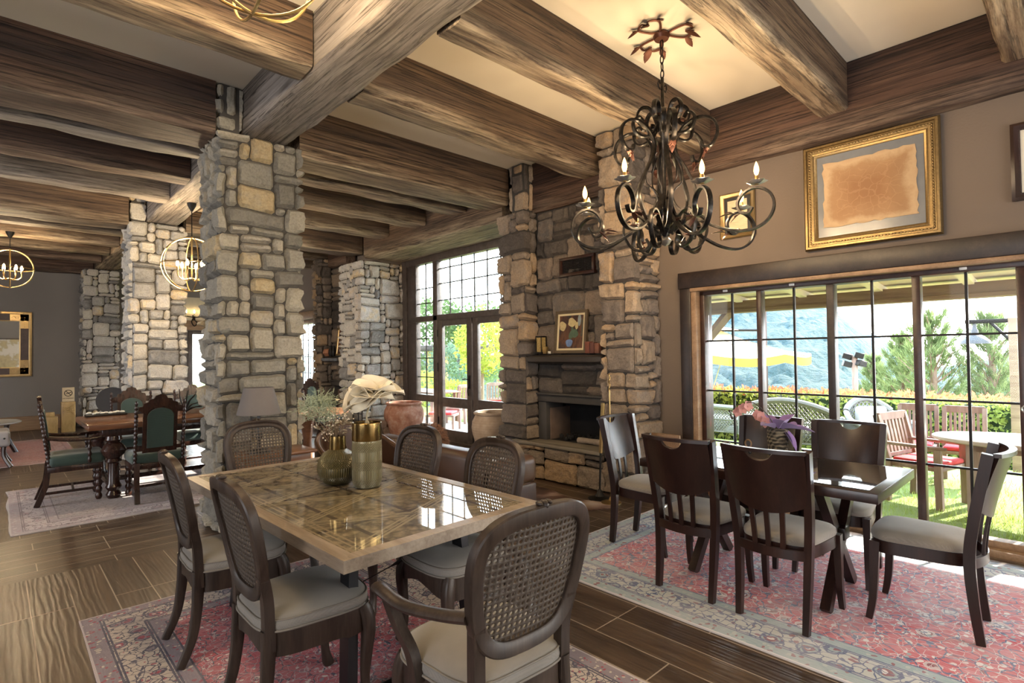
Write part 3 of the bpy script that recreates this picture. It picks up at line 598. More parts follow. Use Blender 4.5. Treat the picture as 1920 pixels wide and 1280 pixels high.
M_TFAB = fabric('taupe_velour', (.15, .125, .1), (.33, .295, .25), .8, Sheen_Weight=.35)
M_GREEN = fabric('green_velvet', (.007, .021, .017), (.028, .064, .052), 1, .7, Sheen_Weight=.35)
M_ROPE = plain('piping_cord', (.17, .15, .125), .9)

def ring(hw, hd, n=44, p=2.6, taper=0.0, front=0.0):
    out = []
    for i in range(n):
        a = 2*PI*i/n; c, s = math.cos(a), math.sin(a)
        x = math.copysign(abs(c)**(2/p), c); y = math.copysign(abs(s)**(2/p), s)
        out.append((x*(hw+taper*y), y*hd+front*(1-x*x)*(1 if y > 0 else .3)))
    return out
def stack(mb, outl, levels, cx=0, cy=0, smooth=True):
    """levels: (scale, z); closes top and bottom"""
    n = len(outl); vs = [(cx+x*k, cy+y*k, z) for k, z in levels for x, y in outl]
    fs = [(r*n+i, r*n+(i+1) % n, (r+1)*n+(i+1) % n, (r+1)*n+i) for r in range(len(levels)-1) for i in range(n)]
    fs += [tuple(range(n-1, -1, -1)), tuple((len(levels)-1)*n+i for i in range(n))]
    return mb.add(vs, fs, smooth)
SQ = [(1, 1), (-1, 1), (-1, -1), (1, -1)]
def sec(a, b): return [(a*x, b*y) for x, y in SQ]

def cane_chair(label, arms=False):
    t = thing('cane_back_armchair' if arms else 'cane_back_chair', label, 'chair')
    S = 1.08 if arms else 1.0
    ol = ring(.222*S, .225, 52, 4.2, .02*S, .02)
    obj('seat', stack(MB(), ol, [(.97, .428), (1.0, .436), (1.015, .452), (1.0, .47), (.95, .484), (.8, .497), (.5, .505), (.2, .508), (.02, .508)]), M_GFAB, t)
    obj('piping', MB().tube([(x*1.012, y*1.012, .434) for x, y in ol], .005, 6, True).tube([(x*1.0, y*1.0, .474) for x, y in ol], .0035, 6, True), M_ROPE, t)
    fr = MB(); n = len(ol)
    def low(x, y): return .35+.03*math.cos(x/(.222*S)*PI*1.0)*(1 if y > .1 else .6)
    vs = [(x*.99, y*.99, .43) for x, y in ol]+[(x*.985, y*.985, low(x, y)) for x, y in ol]+[(x*.86, y*.86, low(x, y)) for x, y in ol]+[(x*.86, y*.86, .43) for x, y in ol]
    fr.add(vs, [(r*n+(i+1) % n, r*n+i, ((r+1) % 4)*n+i, ((r+1) % 4)*n+(i+1) % n) for r in range(4) for i in range(n)], True); obj('seat_frame', fr, M_CHW, t)
    for s in (-1, 1):
        p = cr([(s*.192*S, .185, .425), (s*.2*S, .2, .385), (s*.206*S, .208, .32), (s*.2*S, .2, .2), (s*.197*S, .197, .1), (s*.205*S, .212, .03), (s*.21*S, .222, .002)], 4)
        rr = [.03, .03, .031, .031, .031, .031, .03, .029, .028, .027, .025, .0235, .022, .0205, .019, .018, .0175, .018, .019, .021, .023, .024, .024, .023, .022][:len(p)]
        obj('leg', MB().tube(p, rr+[.022]*(len(p)-len(rr)), sec=[(math.copysign(abs(math.cos(a))**.6, math.cos(a)), math.copysign(abs(math.sin(a))**.6, math.sin(a))) for a in [2*PI*i/12 for i in range(12)]], ref=(1, 0, 0)), M_CHW, t)
        p = cr([(s*.172*S, -.192, .44), (s*.175*S, -.196, .36), (s*.178*S, -.203, .25), (s*.182*S, -.225, .12), (s*.188*S, -.275, .002)], 5)
        obj('leg', MB().tube(p, [.026-.009*i/(len(p)-1) for i in range(len(p))], sec=[(.8*math.copysign(abs(math.cos(a))**.6, math.cos(a)), 1.15*math.copysign(abs(math.sin(a))**.6, math.sin(a))) for a in [2*PI*i/12 for i in range(12)]], ref=(1, 0, 0)), M_CHW, t)
    def by(x, z): return -.195-.19*(z-.45)-.04*(z-.45)**2+.45*x*x
    zc, hh = .765, .212
    def wz(z): return (.178+.055*(z-.55)/.43)*S
    lp = []
    for i in range(64):
        a = 2*PI*i/64; c, s = math.cos(a), math.sin(a)
        z = zc+hh*math.copysign(abs(s)**.66, s)+(.012*(1-abs(c)) if s > 0 else 0); x = wz(z)*math.copysign(abs(c)**.55, c)
        lp.append((x, by(x, z), z))
    prof = [(.015, -.025), (.02, -.02), (.02, -.008), (.015, -.002), (.015, .008), (.019, .013), (.019, .021), (.015, .026), (-.013, .026), (-.018, .02), (-.018, -.02), (-.013, -.025)]
    obj('back_frame', MB().tube(lp, 1, closed=True, ref=(0, 1, 0), sec=prof), M_CHW, t)
    st = MB()
    for s in (-1, 1):
        st = MB().tube(cr([(s*.172*S, -.192, .36), (s*.172*S, -.195, .46), (s*.174*S, by(.174*S, .56)+.002, .56), (s*.186*S, by(.186*S, .66), .66)], 5), 1, sec=sec(.019, .021), ref=(0, 1, 0), smooth=False); obj('stile', st, M_CHW, t)
    # woven cane with open cells
    cn = MB(); pt = .0215; V = {}; vs = []; fs = []
    def vid(x, z):
        k = (round(x, 5), round(z, 5))
        if k not in V: V[k] = len(vs); vs.append((x, by(x, z)+.004, z))
        return V[k]
    nxx = int(.26*S/pt)
    for i in range(-nxx, nxx):
        for j in range(21):
            xm = (i+.5)*pt; zm = zc-hh+(j+.5)*pt; b = (zm-zc)/hh
            if abs(b) >= 1 or abs(xm) > wz(zm)*max(.0, 1-abs(b)**(1/.33))**.275-.004: continue
            h = pt/2; q = [(1, 1), (0, 1), (-1, 1), (-1, 0), (-1, -1), (0, -1), (1, -1), (1, 0)]
            o = [vid(xm+a*h, zm+c*h) for a, c in q]; k = [.46, .68]
            inn = [vid(xm+a*h*(k[0] if a and c else k[1]), zm+c*h*(k[0] if a and c else k[1])) for a, c in q]
            fs += [(o[m_], o[(m_+1) % 8], inn[(m_+1) % 8], inn[m_]) for m_ in range(8)]
    cn.add(vs, fs); c = obj('cane_panel', cn, M_CANE, t); md = c.modifiers.new('thickness', 'SOLIDIFY'); md.thickness = .004; md.offset = 0
    # carved crest
    k = MB(); zt = zc+hh+.03
    for s in (-1, 1):
        for (dx, dz, rx, rz_, an) in ((.014, .0, .016, .01, .5), (.034, -.006, .02, .009, -.25), (.058, -.014, .018, .007, -.5), (.02, .012, .009, .008, 0)):
            k.ball((0, 0, 0), (rx, .016, rz_), 10, 6, TR(s*dx, by(dx, zt)+.002, zt+dz, ry=s*an))
        k.tube(cr([(s*.02, by(.02, zt), zt-.012), (s*.055, by(.05, zt), zt-.002), (s*.085, by(.085, zt), zt-.024)], 4), [.007]*8+[.003], 7)
    k.ball((0, by(0, zt)+.002, zt+.006), (.012, .02, .016), 10, 6); obj('carved_crest', k, M_CHW, t)
    if arms:
        for s in (-1, 1):
            p = cr([(s*.205*S, by(.2, .68)+.01, .695), (s*.232*S, -.1, .675), (s*.272*S, .05, .665), (s*.285*S, .17, .68), (s*.272*S, .235, .672)], 5)
            obj('armrest', MB().tube(p, [1]*(len(p)-3)+[1.1, 1.05, .6], ref=(0, 0, 1), sec=[(.018*math.sin(a), .027*math.cos(a)) for a in [2*PI*i/12 for i in range(12)]]), M_CHW, t)
            p = cr([(s*.235*S, .04, .41), (s*.243*S, .06, .5), (s*.262*S, .11, .58), (s*.277*S, .15, .665)], 5)
            obj('arm_support', MB().tube(p, 1, ref=(0, 1, 0), sec=sec(.024, .016), smooth=False), M_CHW, t)
    return t
GC = 'cane back chairs around the grey table'
ch0 = cane_chair('cane chair on the left long side of the grey table, nearer the camera'); ch0['group'] = GC
ch0.location = (.96, 2.36, .011); ch0.rotation_euler = (0, 0, -PI/2)
dup(ch0, (.93, 3.2, .011), -PI/2-.03, 'cane chair on the left long side of the grey table, leftmost and farther', GC)
dup(ch0, (1.42, 3.97, .011), PI+.02, 'cane chair at the far end of the grey table, before the table lamp', GC)
dup(ch0, (1.78, 3.07, .011), PI/2+.03, 'cane chair right of the tall vase on the far long side of the grey table', GC)
dup(ch0, (1.76, 2.3, .011), PI/2-.02, 'cane chair in front of the hearth on the far long side of the grey table', GC)
a0 = cane_chair('large carved cane armchair in the foreground at the near end of the grey table', True); a0.location = (1.27, 1.5, .011); a0.rotation_euler = (0, 0, -.05); a0['group'] = GC

# ------------------------------------------------------------ grey table
M_GTW = wood('grey_washed_oak', [(.3, (.12, .085, .055)), (.5, (.23, .175, .125)), (.68, (.33, .265, .2)), (.85, (.42, .35, .27))], (2, 20, 20), .45, .25, .0015, axis='Y')
def gtop_mat():
    t = NT('old_carved_panels_under_glass'); co = t.coord('Object')
    s = t.n('SeparateXYZ', {0: co}); ax = t.math('ABSOLUTE', s.outputs[0])
    cell = t.n('TexBrick', {'Vector': t.n('CombineXYZ', {0: s.outputs[1], 1: s.outputs[0]}).outputs[0], 'Color1': (0, 0, 0, 1), 'Color2': (1, 1, 1, 1), 'Mortar': (1, 1, 1, 1), 'Scale': 1.0, 'Mortar Size': .012, 'Brick Width': .62, 'Row Height': .3}, offset=.0)
    k = t.n('VectorMath', {0: co, 1: t.n('CombineXYZ', {0: t.math('MULTIPLY', cell.outputs[0], 5.0)}).outputs[0]}, operation='ADD').outputs[0]
    w = t.n('TexWave', {'Vector': k, 'Scale': 9.0, 'Distortion': 5.0, 'Detail': 3.0, 'Detail Scale': 2.2}, wave_type='RINGS', rings_direction='Z').outputs[1]
    n = t.noise(k, 14, 6, .7); g = t.noise(t.n('Mapping', {0: co, 3: (30, 4, 1)}).outputs[0], 2, 4, .6)
    vv = t.n('TexVoronoi', {'Vector': k, 'Scale': 16.0}, feature='DISTANCE_TO_EDGE').outputs[0]; w = t.math('MULTIPLY', vv, 5.0, 0, True)
    f = t.math('ADD', t.math('MULTIPLY', n, .75), t.math('ADD', t.math('MULTIPLY', w, .12), t.math('MULTIPLY', g, .16)))
    c = t.ramp(f, [(.3, (.03, .022, .012)), (.46, (.1, .075, .04)), (.6, (.22, .17, .098)), (.8, (.46, .38, .24))])
    c = t.mix(cell.outputs[1], c, (.045, .03, .018))
    ay = t.math('ABSOLUTE', s.outputs[1])
    for off, wd in ((.0, .006), (.028, .004), (.05, .008)):
        dg = t.math('ABSOLUTE', t.math('SUBTRACT', t.math('ABSOLUTE', t.math('SUBTRACT', t.math('MODULO', t.math('ADD', ay, .02), .47), .235)), t.math('ADD', t.math('MULTIPLY', ax, .5), off-.02)))
        c = t.mix(t.math('LESS_THAN', dg, wd), c, (.3, .25, .15))
    for q in (.4, .425, .455): c = t.mix(t.math('LESS_THAN', t.math('ABSOLUTE', t.math('SUBTRACT', ax, q)), .005), c, (.28, .22, .13))
    return t.bsdf(c, .5, 0, f, .3, .004, Coat_Weight=1.0, Coat_Roughness=.012, Coat_IOR=1.85)
gt = thing('dining_table', 'grey washed wooden table with a glass top over carved panels, in the foreground', 'table', (1.415, 2.875, 0), .028)
hx, hy, zt, fw, ft = .53, 1.0, .76, .06, .048
for nm, poly in (('frame_rail', [(-hx, -hy), (hx, -hy), (hx-fw, -hy+fw), (-hx+fw, -hy+fw)]), ('frame_rail', [(hx, -hy), (hx, hy), (hx-fw, hy-fw), (hx-fw, -hy+fw)]), ('frame_rail', [(hx, hy), (-hx, hy), (-hx+fw, hy-fw), (hx-fw, hy-fw)]), ('frame_rail', [(-hx, hy), (-hx, -hy), (-hx+fw, -hy+fw), (-hx+fw, hy-fw)])):
    obj(nm, MB().prism(poly, zt-ft, zt, lambda a, b, t_: (a, b, t_)), M_GTW, gt)
obj('glass_top', MB().box(-hx+fw, hx-fw, -hy+fw, hy-fw, zt-.03, zt-.004), gtop_mat(), gt)
for s in (-1, 1):
    yy = s*.62
    for q in (-1, 1):
        obj('leg', MB().tube([(q*.3, yy, zt-.06), (q*.345, yy+s*.06, .0)], 1, sec=sec(.022, .038), ref=(1, 0, 0), smooth=False), M_STEELK, gt)
    obj('leg_crossbar', MB().rbox(-.4, .4, yy-.035, yy+.035, zt-.075, zt-.06, .003), M_STEELK, gt); obj('foot_bar', MB().rbox(-.36, .36, s*.67-.02, s*.67+.02, .012, .03, .003), M_STEELK, gt)
    p0, p1 = Vector((.32, s*.8, zt-.06)), Vector((-.02, s*.1, .24))
    wr = MB().tube([p0, p1], .003, 6); pm = p0.lerp(p1, .55); wr.tube([p0.lerp(p1, .45), p0.lerp(p1, .49), pm, p0.lerp(p1, .63), p0.lerp(p1, .67)], [.004, .009, .008, .009, .004], 8); obj('tension_wire', wr, M_IRON, gt)
# vases
M_BRASS = plain('worn_brass_glaze', (.3, .2, .075), .22, 1, var=.35, sc_=30)
def vase_mat(name, c1, c2):
    t = NT(name); tc = t.n('TexCoord').outputs['Object']; s = t.n('SeparateXYZ', {0: tc})
    an = t.math('MULTIPLY', t.math('ARCTAN2', s.outputs[1], s.outputs[0]), 1/PI); z = s.outputs[2]
    band = t.math('GREATER_THAN', t.math('SINE', t.math('MULTIPLY', z, 62.0)), .0)
    a = t.math('MULTIPLY', an, 26.0); zz = t.math('MULTIPLY', z, 70.0)
    d1 = t.math('ABSOLUTE', t.math('SUBTRACT', t.math('FRACT', t.math('ADD', a, zz)), .5)); d2 = t.math('ABSOLUTE', t.math('SUBTRACT', t.math('FRACT', t.math('SUBTRACT', a, zz)), .5))
    dia = t.math('MINIMUM', d1, d2); rib = t.math('ABSOLUTE', t.math('SUBTRACT', t.math('FRACT', a), .5))
    mx = t.n('Mix', data_type='FLOAT', **{}); t.t.links.new(band, mx.inputs[0]); t.t.links.new(rib, mx.inputs[2]); t.t.links.new(dia, mx.inputs[3]); h = mx.outputs[0]
    c = t.mix(t.ramp(h, [(.03, (0, 0, 0)), (.16, (1, 1, 1))]), c1, c2)
    return t.bsdf(c, .3, .25, h, .9, .012)
v1 = thing('vase', 'round ribbed olive vase with a brass neck and dried flowers on the grey table', 'vase', (1.455, 3.03, .757))
obj('body', MB().lathe([(.05, 0), (.075, .006), (.1, .035), (.113, .075), (.115, .1), (.108, .14), (.085, .175), (.058, .192), (.05, .2)], 40), vase_mat('dark_olive_ribbed', (.035, .027, .008), (.12, .095, .038)), v1)
obj('neck', MB().lathe([(.05, .196), (.051, .2), (.047, .27), (.047, .275), (.041, .275), (.041, .2)], 32, cap=False), M_BRASS, v1)
v2 = thing('vase', 'tall cylindrical ribbed vase with a brass rim on the grey table', 'vase', (1.535, 2.83, .757))
obj('body', MB().lathe([(.055, 0), (.07, .004), (.082, .03), (.084, .07), (.083, .22), (.081, .262), (.08, .266)], 40), vase_mat('olive_ribbed', (.075, .06, .028), (.27, .235, .135)), v2)
obj('rim', MB().lathe([(.081, .262), (.0825, .266), (.082, .36), (.079, .363), (.074, .36), (.074, .27)], 36, cap=False), M_BRASS, v2)
# dried flowers in the round vase
rg = random.Random(5); fl = thing('dried_flowers', 'bunch of dry green tufts and tiny cream blossoms in the round vase', 'flowers', (1.455, 3.03, 1.02))
M_TUFT = plain('dry_green', (.3, .34, .23), .9, var=.4, sc_=40); M_BLOS = plain('cream_blossom', (.62, .52, .4), .9, sc_=40); M_STEM = plain('dry_stem', (.2, .14, .08), .8)
M_EUC = plain('pale_eucalyptus_leaf', (.55, .5, .38), .7, sc_=30)
sm = MB(); tf = MB(); bl = MB(); lf = MB()
for i in range(26):
    a, r = rg.uniform(0, 2*PI), rg.uniform(.02, .13); h = rg.uniform(.03, .14); e = Vector((r*math.cos(a), r*math.sin(a), h)); sm.tube(cr([(0, 0, -.1), e*.5+Vector((0, 0, .02)), e], 3), .0013, 4)
    for j in range(rg.randint(5, 9)):
        q = e+Vector((rg.gauss(0, .016), rg.gauss(0, .016), rg.gauss(0, .016))); bl.ball(q, rg.uniform(.0025, .0055), 5, 4); sm.tube([e*.8, q], .0007, 3)
for i in range(1000):
    cx, cy, cz = rg.choice(((-.1, .06, .19), (-.06, .02, .14), (-.13, .1, .16), (-.03, .08, .2))); a = rg.uniform(0, 2*PI); b = rg.uniform(-.3, 1.4); L = rg.uniform(.02, .05)
    p = Vector((cx+rg.gauss(0, .032), cy+rg.gauss(0, .032), cz+rg.gauss(0, .032))); dd = Vector((math.cos(a)*math.cos(b), math.sin(a)*math.cos(b), math.sin(b)))
    tf.tube([p, p+dd*L*.6, p+dd*L+Vector((0, 0, -.003))], [.0016, .0013, .0004], 3)
for i in range(5): sm.tube(cr([(0, 0, -.1), (-.04*i/2, .03, .04), (-.06-.02*i, .03+.016*i, .13+.01*i)], 3), .0016, 4)
def leaf(mb, p, d, up, L, w, curl=.3, nu=6, nv=4, th=0, fold=.25):
    d = Vector(d).normalized(); s = d.cross(Vector(up)); s = s.normalized() if s.length > 1e-4 else d.orthogonal().normalized(); n = s.cross(d)
    def fn(u, v):
        b = (v-.5)*2; ww = w*max(.02, math.sin(PI*min(1, u*.97+.03))**.8)
        return Vector(p)+d*(L*u)+s*(b*ww)+n*(-curl*L*u*u+fold*abs(b)*ww)
    mb.grid(fn, nu, nv, True, None, th)
for k in range(13):
    t_ = k/12; q = Vector((.03+.02*math.sin(k), -.02+.015*math.cos(k*2), .02+.2*t_)); a = k*2.4
    leaf(lf, q, (math.cos(a), math.sin(a), .25), (0, 0, 1), .045, .022, .3, 4, 3)
sm.tube(cr([(0, 0, -.1), (.02, -.02, .02), (.035, -.02, .24)], 5), .0016, 5)
obj('stems', sm, M_STEM, fl); obj('green_tufts', tf, M_TUFT, fl)['kind'] = 'stuff'; obj('tiny_blossoms', bl, M_BLOS, fl); obj('pale_leaves', lf, M_EUC, fl)
big = thing('cream_leaf_stem', 'large cream folded paper leaf on a twig standing in the tall vase', 'flower', (1.535, 2.83, 1.04))
obj('stem', MB().tube(cr([(0, .0, -.2), (.005, .01, .02), (.012, .02, .12), (.03, .01, .19), (.03, .02, .255)], 5), [.006]*6+[.005]*15, 7).tube(cr([(0, 0, -.06), (.008, .004, .03), (.002, .006, .09)], 4), [.015]*4+[.013]*4+[.006], 8), plain('twig', (.33, .27, .16), .7), big)
pl = MB(); ctr = Vector((.03, .02, .255))
specs = [((-1, .55, -.35), .26, .1, .35), ((-.75, .9, .05), .21, .12, .4), ((-.8, .3, -.8), .24, .085, .15), ((.75, -.65, .4), .22, .095, .25), ((1, -.75, .16), .28, .07, .2), ((-.1, .25, .75), .13, .12, .6), ((-.5, .3, .45), .18, .13, .55), ((.55, -.2, .45), .2, .11, .45), ((.15, -.35, .5), .17, .12, .6), ((-.45, -.05, -.2), .2, .11, .4), ((.35, -.6, .15), .2, .1, .4), ((-.2, .5, .25), .18, .12, .5)]
for q_, (d_, L, w_, cu) in enumerate(specs):
    d = Vector(d_).normalized(); up_ = Vector((.35, -.45, 1)) if q_ % 2 else Vector((-.2, -.6, 1)); sd = d.cross(up_).normalized(); n = sd.cross(d)
    def pf(u, v, L=L*.86, w_=w_*.9):
        b = (v-.5)*2; ww = w_*max(.04, math.sin(PI*min(1, u*.92+.08))**.6)
        return ctr-d*.05+d*(L*u)+sd*(b*ww)+n*(-cu*L*u*u+.35*abs(b)**1.5*ww+.022*math.sin(6*u+q_*1.7+3*b)*u)
    pl.grid(pf, 12, 10, True, None, .002)
obj('petals', pl, plain('cream_paper', (.66, .58, .43), .75, var=.1), big)

# ------------------------------------------------------------ slat chairs and dark table
def slat_chair(label):
    t = thing('slat_back_chair', label, 'chair')
    ol = ring(.205, .215, 40, 4.5, .022, .012)
    obj('seat', stack(MB(), ol, [(.95, .432), (1.0, .438), (1.02, .452), (1.01, .468), (.95, .482), (.75, .492), (.4, .497), (.02, .498)], 0, .01), M_TFAB, t)
    fr = MB(); n = len(ol); o = ol
    vs = [(x*k, y*k+.01, z) for k, z in ((1.0, .435), (1.0, .37), (.88, .37), (.88, .435)) for x, y in o]
    fr.add(vs, [(r*n+(i+1) % n, r*n+i, ((r+1) % 4)*n+i, ((r+1) % 4)*n+(i+1) % n) for r in range(4) for i in range(n)], False); obj('seat_frame', fr, M_DCH, t)
    for s in (-1, 1):
        p = cr([(s*.205, .2, .43), (s*.207, .205, .3), (s*.209, .215, .12), (s*.213, .235, .0)], 4)
        obj('leg', MB().tube(p, [1-.35*i/(len(p)-1) for i in range(len(p))], sec=sec(.021, .024), ref=(1, 0, 0), smooth=False), M_DCH, t)
        p = cr([(s*.176, -.235, .0), (s*.18, -.212, .2), (s*.187, -.2, .42), (s*.2, -.222, .62), (s*.216, -.285, .962)], 5)
        obj('back_post', MB().tube(p, [.8+.2*min(1, i/8) for i in range(len(p))], sec=sec(.019, .024), ref=(1, 0, 0), smooth=False), M_DCH, t)
    def by(x, z): return -.2-(.0 if z < .42 else .31*(z-.42)**1.6)-.055*(1-(x/.21)**2)
    def slab(fn, nu, nv, th): return MB().grid(fn, nu, nv, True, None, th)
    def top(u, v):
        x = (u-.5)*2*.2; zb = .672-.055*(1-(x/.2)**2)*1; zt_ = .948
        mo = 1-(x/.062)**2
        if mo > 0: zt_ -= .045*math.sqrt(mo)
        z = zb+(zt_-zb)*v; return (x*(1+.06*(z-.6)/.36), by(x, z), z)
    obj('top_rail', slab(top, 40, 8, .02), M_DCH, t)
    obj('cap_rail', slab(lambda u, v: ((u-.5)*2*.222, by((u-.5)*2*.2, .957)+.016*(v-.5)*2, .957+0*v), 24, 2, .02), M_DCH, t)
    for xx in (-.072, 0, .072):
        obj('slat', slab(lambda u, v: (xx*(1+.15*v)+(u-.5)*.026, by(xx, .4+.26*v)+.002, .4+.26*v), 2, 10, .013), M_DCH, t)
    obj('lower_rail', slab(lambda u, v: ((u-.5)*2*.19, by((u-.5)*2*.2, .4), .375+.05*v), 16, 2, .02), M_DCH, t)
    return t
GS = 'slat back chairs around the dark table'
zr = .011
s0 = slat_chair('slat back chair seen from behind at the dark table, right of the pair'); s0['group'] = GS
s0.location = (3.31, 1.225, zr); s0.rotation_euler = (0, 0, -PI/2)
dup(s0, (3.315, 1.745, zr), -PI/2, 'slat back chair seen from behind at the dark table, left of the pair', GS)
dup(s0, (3.72, 2.39, zr), PI+.06, 'slat back chair with a light catching backrest at the fireplace end of the dark table', GS)
dup(s0, (4.1, 1.72, zr), PI/2, 'slat back chair against the window behind the orchid basket', GS)
dup(s0, (4.14, 1.19, zr), PI/2+.03, 'slat back chair against the window to the right of the orchid', GS)
dup(s0, (3.75, .65, zr), .04, 'slat back chair alone at the right end of the dark table, seen from its side', GS)
dt = thing('dining_table', 'dark wooden table with a glossy black glass top by the garden window', 'table', (3.715, 1.48, 0))
tb = .75; fx, fy = .42, .715
obj('tabletop', MB().rbox(-fx, fx, -fy, fy, tb-.055, tb, .005), M_DCH, dt)
t = NT('black_glass'); M_BGL = t.bsdf((.012, .014, .018), .04, 0, None, Specular_IOR_Level=1.0, Coat_Weight=1.0, Coat_IOR=2.2, Coat_Roughness=.01)
obj('glass_sheet', MB().box(-fx+.05, fx-.05, -fy+.05, fy-.05, tb, tb+.005), M_BGL, dt)
for s in (-1, 1):
    yy = s*.405
    for q in (-1, 1):
        obj('leg', MB().tube([(-q*.27, yy+q*.012, tb-.055), (q*.29, yy+q*.012, .012)], 1, sec=sec(.026, .03), ref=(0, 1, 0), smooth=False), M_DCH, dt)
    obj('leg_plate', MB().rbox(-.05, .05, yy-.05, yy+.05, .36, .43, .004), M_DCH, dt)
obj('stretcher', MB().rbox(-.03, .03, -.36, .36, .365, .42, .004), M_DCH, dt)
# orchid in a wicker basket with purple ribbon
def weave_mat(name, c1, c2, s=1.0):
    t = NT(name); co = t.coord('Object'); a = t.n('TexWave', {'Vector': co, 'Scale': 18.0*s, 'Distortion': 4.0, 'Detail': 1.0}, bands_direction='DIAGONAL').outputs[1]; b = t.n('TexWave', {'Vector': co, 'Scale': 15.0*s, 'Distortion': 4.0}, bands_direction='Z').outputs[1]
    f = t.math('MULTIPLY', t.math('ADD', a, b), .5); return t.bsdf(t.ramp(f, [(.25, c1), (.7, c2)]), .8, 0, f, 1.0, .012)
bk = thing('flower_basket', 'brown wicker pot with a pink orchid and purple tulle on the dark table', 'basket', (4.2, 1.6, tb+.005)); bk.scale = (1.12, 1.12, 1.28)
obj('pot', MB().lathe([(.05, 0), (.06, .004), (.063, .05), (.064, .12), (.06, .13), (.05, .13), (.05, .1)], 24), weave_mat('dark_wicker', (.03, .024, .017), (.23, .19, .13)), bk)
M_PURP = plain('purple_tulle', (.33, .2, .5), .5, var=.25, Transmission_Weight=.15, Sheen_Weight=.4); M_PINK = plain('pink_orchid', (.62, .3, .27), .6, var=.2, sc_=40)
rb = MB()
for (a, e, L, w_) in ((.2, .3, .17, .04), (-.5, .9, .13, .045), (2.9, .35, .14, .04), (3.8, .7, .13, .05), (1.6, .9, .12, .05), (5.2, .05, .19, .042), (4.4, .4, .12, .05), (4.6, -1.0, .15, .035), (4.9, -1.2, .12, .04), (.9, .6, .15, .04)):
    leaf(rb, (.03*math.cos(a), .03*math.sin(a), .13), (math.cos(a), math.sin(a), e), (0, 0, 1), L, w_, .15, 7, 4, .0015, .5)
obj('tulle_ribbon', rb, M_PURP, bk)
st = [(0, .0, .1), (-.02, .05, .2), (-.05, .13, .27), (-.06, .2, .26), (-.06, .26, .22)]
stp = cr(st, 6); obj('stem', MB().tube(stp, .0028, 6).tube(cr([(-.055, .2, .26), (-.05, .25, .25), (-.055, .29, .2), (-.06, .28, .175)], 4), .0018, 5).ball((-.06, .285, .19), .008, 7, 5).ball((-.055, .295, .215), .007, 7, 5).ball((-.06, .275, .175), .01, 7, 5), plain('dark_stem', (.05, .04, .03), .5), bk)
for k, (p, fa) in enumerate((((-.055, .24, .215), (-.7, -.5, -.2)), ((-.06, .2, .235), (-.8, -.4, .1)), ((-.05, .17, .25), (-.6, -.7, .2)), ((-.04, .09, .19), (-.7, -.6, 0)), ((-.05, .06, .165), (-.7, -.6, -.1)), ((-.03, .12, .2), (-.7, -.6, .1)))):
    fb = MB(); f_ = Vector(fa).normalized(); s_ = f_.orthogonal().normalized()
    for q in range(5):
        dq = Matrix.Rotation(q*2*PI/5+k, 3, f_) @ s_; leaf(fb, p, dq+f_*.25, f_, .036, .016, -.1, 5, 4, .001, .1)
    fb.ball(p, .006, 7, 5); obj('blossom', fb, M_PINK, bk)
tl = thing('glass_ornament', 'small upright glass loop ornament standing on the dark table left of the orchid', 'ornament', (4.02, 1.74, tb+.005))
obj('loop', MB().tube([(.0, .022*math.cos(a), .058+.028*math.sin(a)) for a in [2*PI*i/20 for i in range(20)]], .006, 8, True), plain('amber_glass', (.25, .15, .08), .15), tl); obj('base', MB().lathe([(.022, 0), (.022, .008), (.008, .03)], 14), M_IRON, tl)
# ------------------------------------------------------------ big wrought iron chandelier
def emis(name, col, s, tr=.35):
    t = NT(name); e = t.n('Emission', {0: (*col, 1), 1: s}).outputs[0]; b = t.n('BsdfTransparent').outputs[0]
    t.t.links.new(t.n('MixShader', {0: tr, 1: e, 2: b}).outputs[0], t.out.inputs[0]); return t.m
M_BULB = emis('glowing_candle_bulb', (1, .5, .13), 8)
def iron_mat():
    t = NT('hammered_wrought_iron'); co = t.coord(); f = t.noise(co, 26, 4, .6)
    c = t.ramp(f, [(.35, (.01, .009, .008)), (.6, (.03, .026, .023)), (.8, (.1, .085, .07))])
    return t.bsdf(c, .34, .75, t.noise(co, 70, 2), .5, .002)
M_WI = iron_mat(); M_COPP = plain('copper_leaf', (.14, .06, .04), .4, .75, var=.4, sc_=30); M_PEWT = plain('pewter_drip_pan', (.42, .4, .37), .35, .8, var=.4, sc_=30); M_CAND = plain('brass_candle_sleeve', (.25, .15, .05), .4, .6)
def acanthus(mb, p, d, up, L, w):
    leaf(mb, p, d, up, L, w, .5, 6, 4, .0015, -.2)
    for s in (-1, 1):
        dd = Vector(d).normalized(); sd = dd.cross(Vector(up)).normalized()
        leaf(mb, Vector(p)+dd*L*.25, dd+sd*s*.9, up, L*.45, w*.45, .3, 4, 3, .0015, -.2)
CX, CY = 3.584, 2.13
ch = thing('chandelier', 'big black wrought iron scroll chandelier with candle bulbs hanging above the dark table', 'chandelier', (CX, CY, 0))
vd = math.atan2(CY, CX)
obj('stem', MB().lathe([(.012, 2.3), (.014, 2.34), (.03, 2.36), (.03, 2.42), (.014, 2.44), (.014, 3.08), (.028, 3.1), (.032, 3.25), (.02, 3.28), (.013, 3.3), (.012, 3.52), (.006, 3.53)], 14), M_WI, ch)
obj('hook_scroll', MB().tube(cr([(.01, 0, 3.44), (.04, 0, 3.43), (.06, 0, 3.46), (.045, 0, 3.49), (.03, 0, 3.47)], 4), .005, 6).tube(cr([(-.01, 0, 3.44), (-.04, 0, 3.43), (-.06, 0, 3.46), (-.045, 0, 3.49), (-.03, 0, 3.47)], 4), .005, 6), M_WI, ch)
chn = MB()
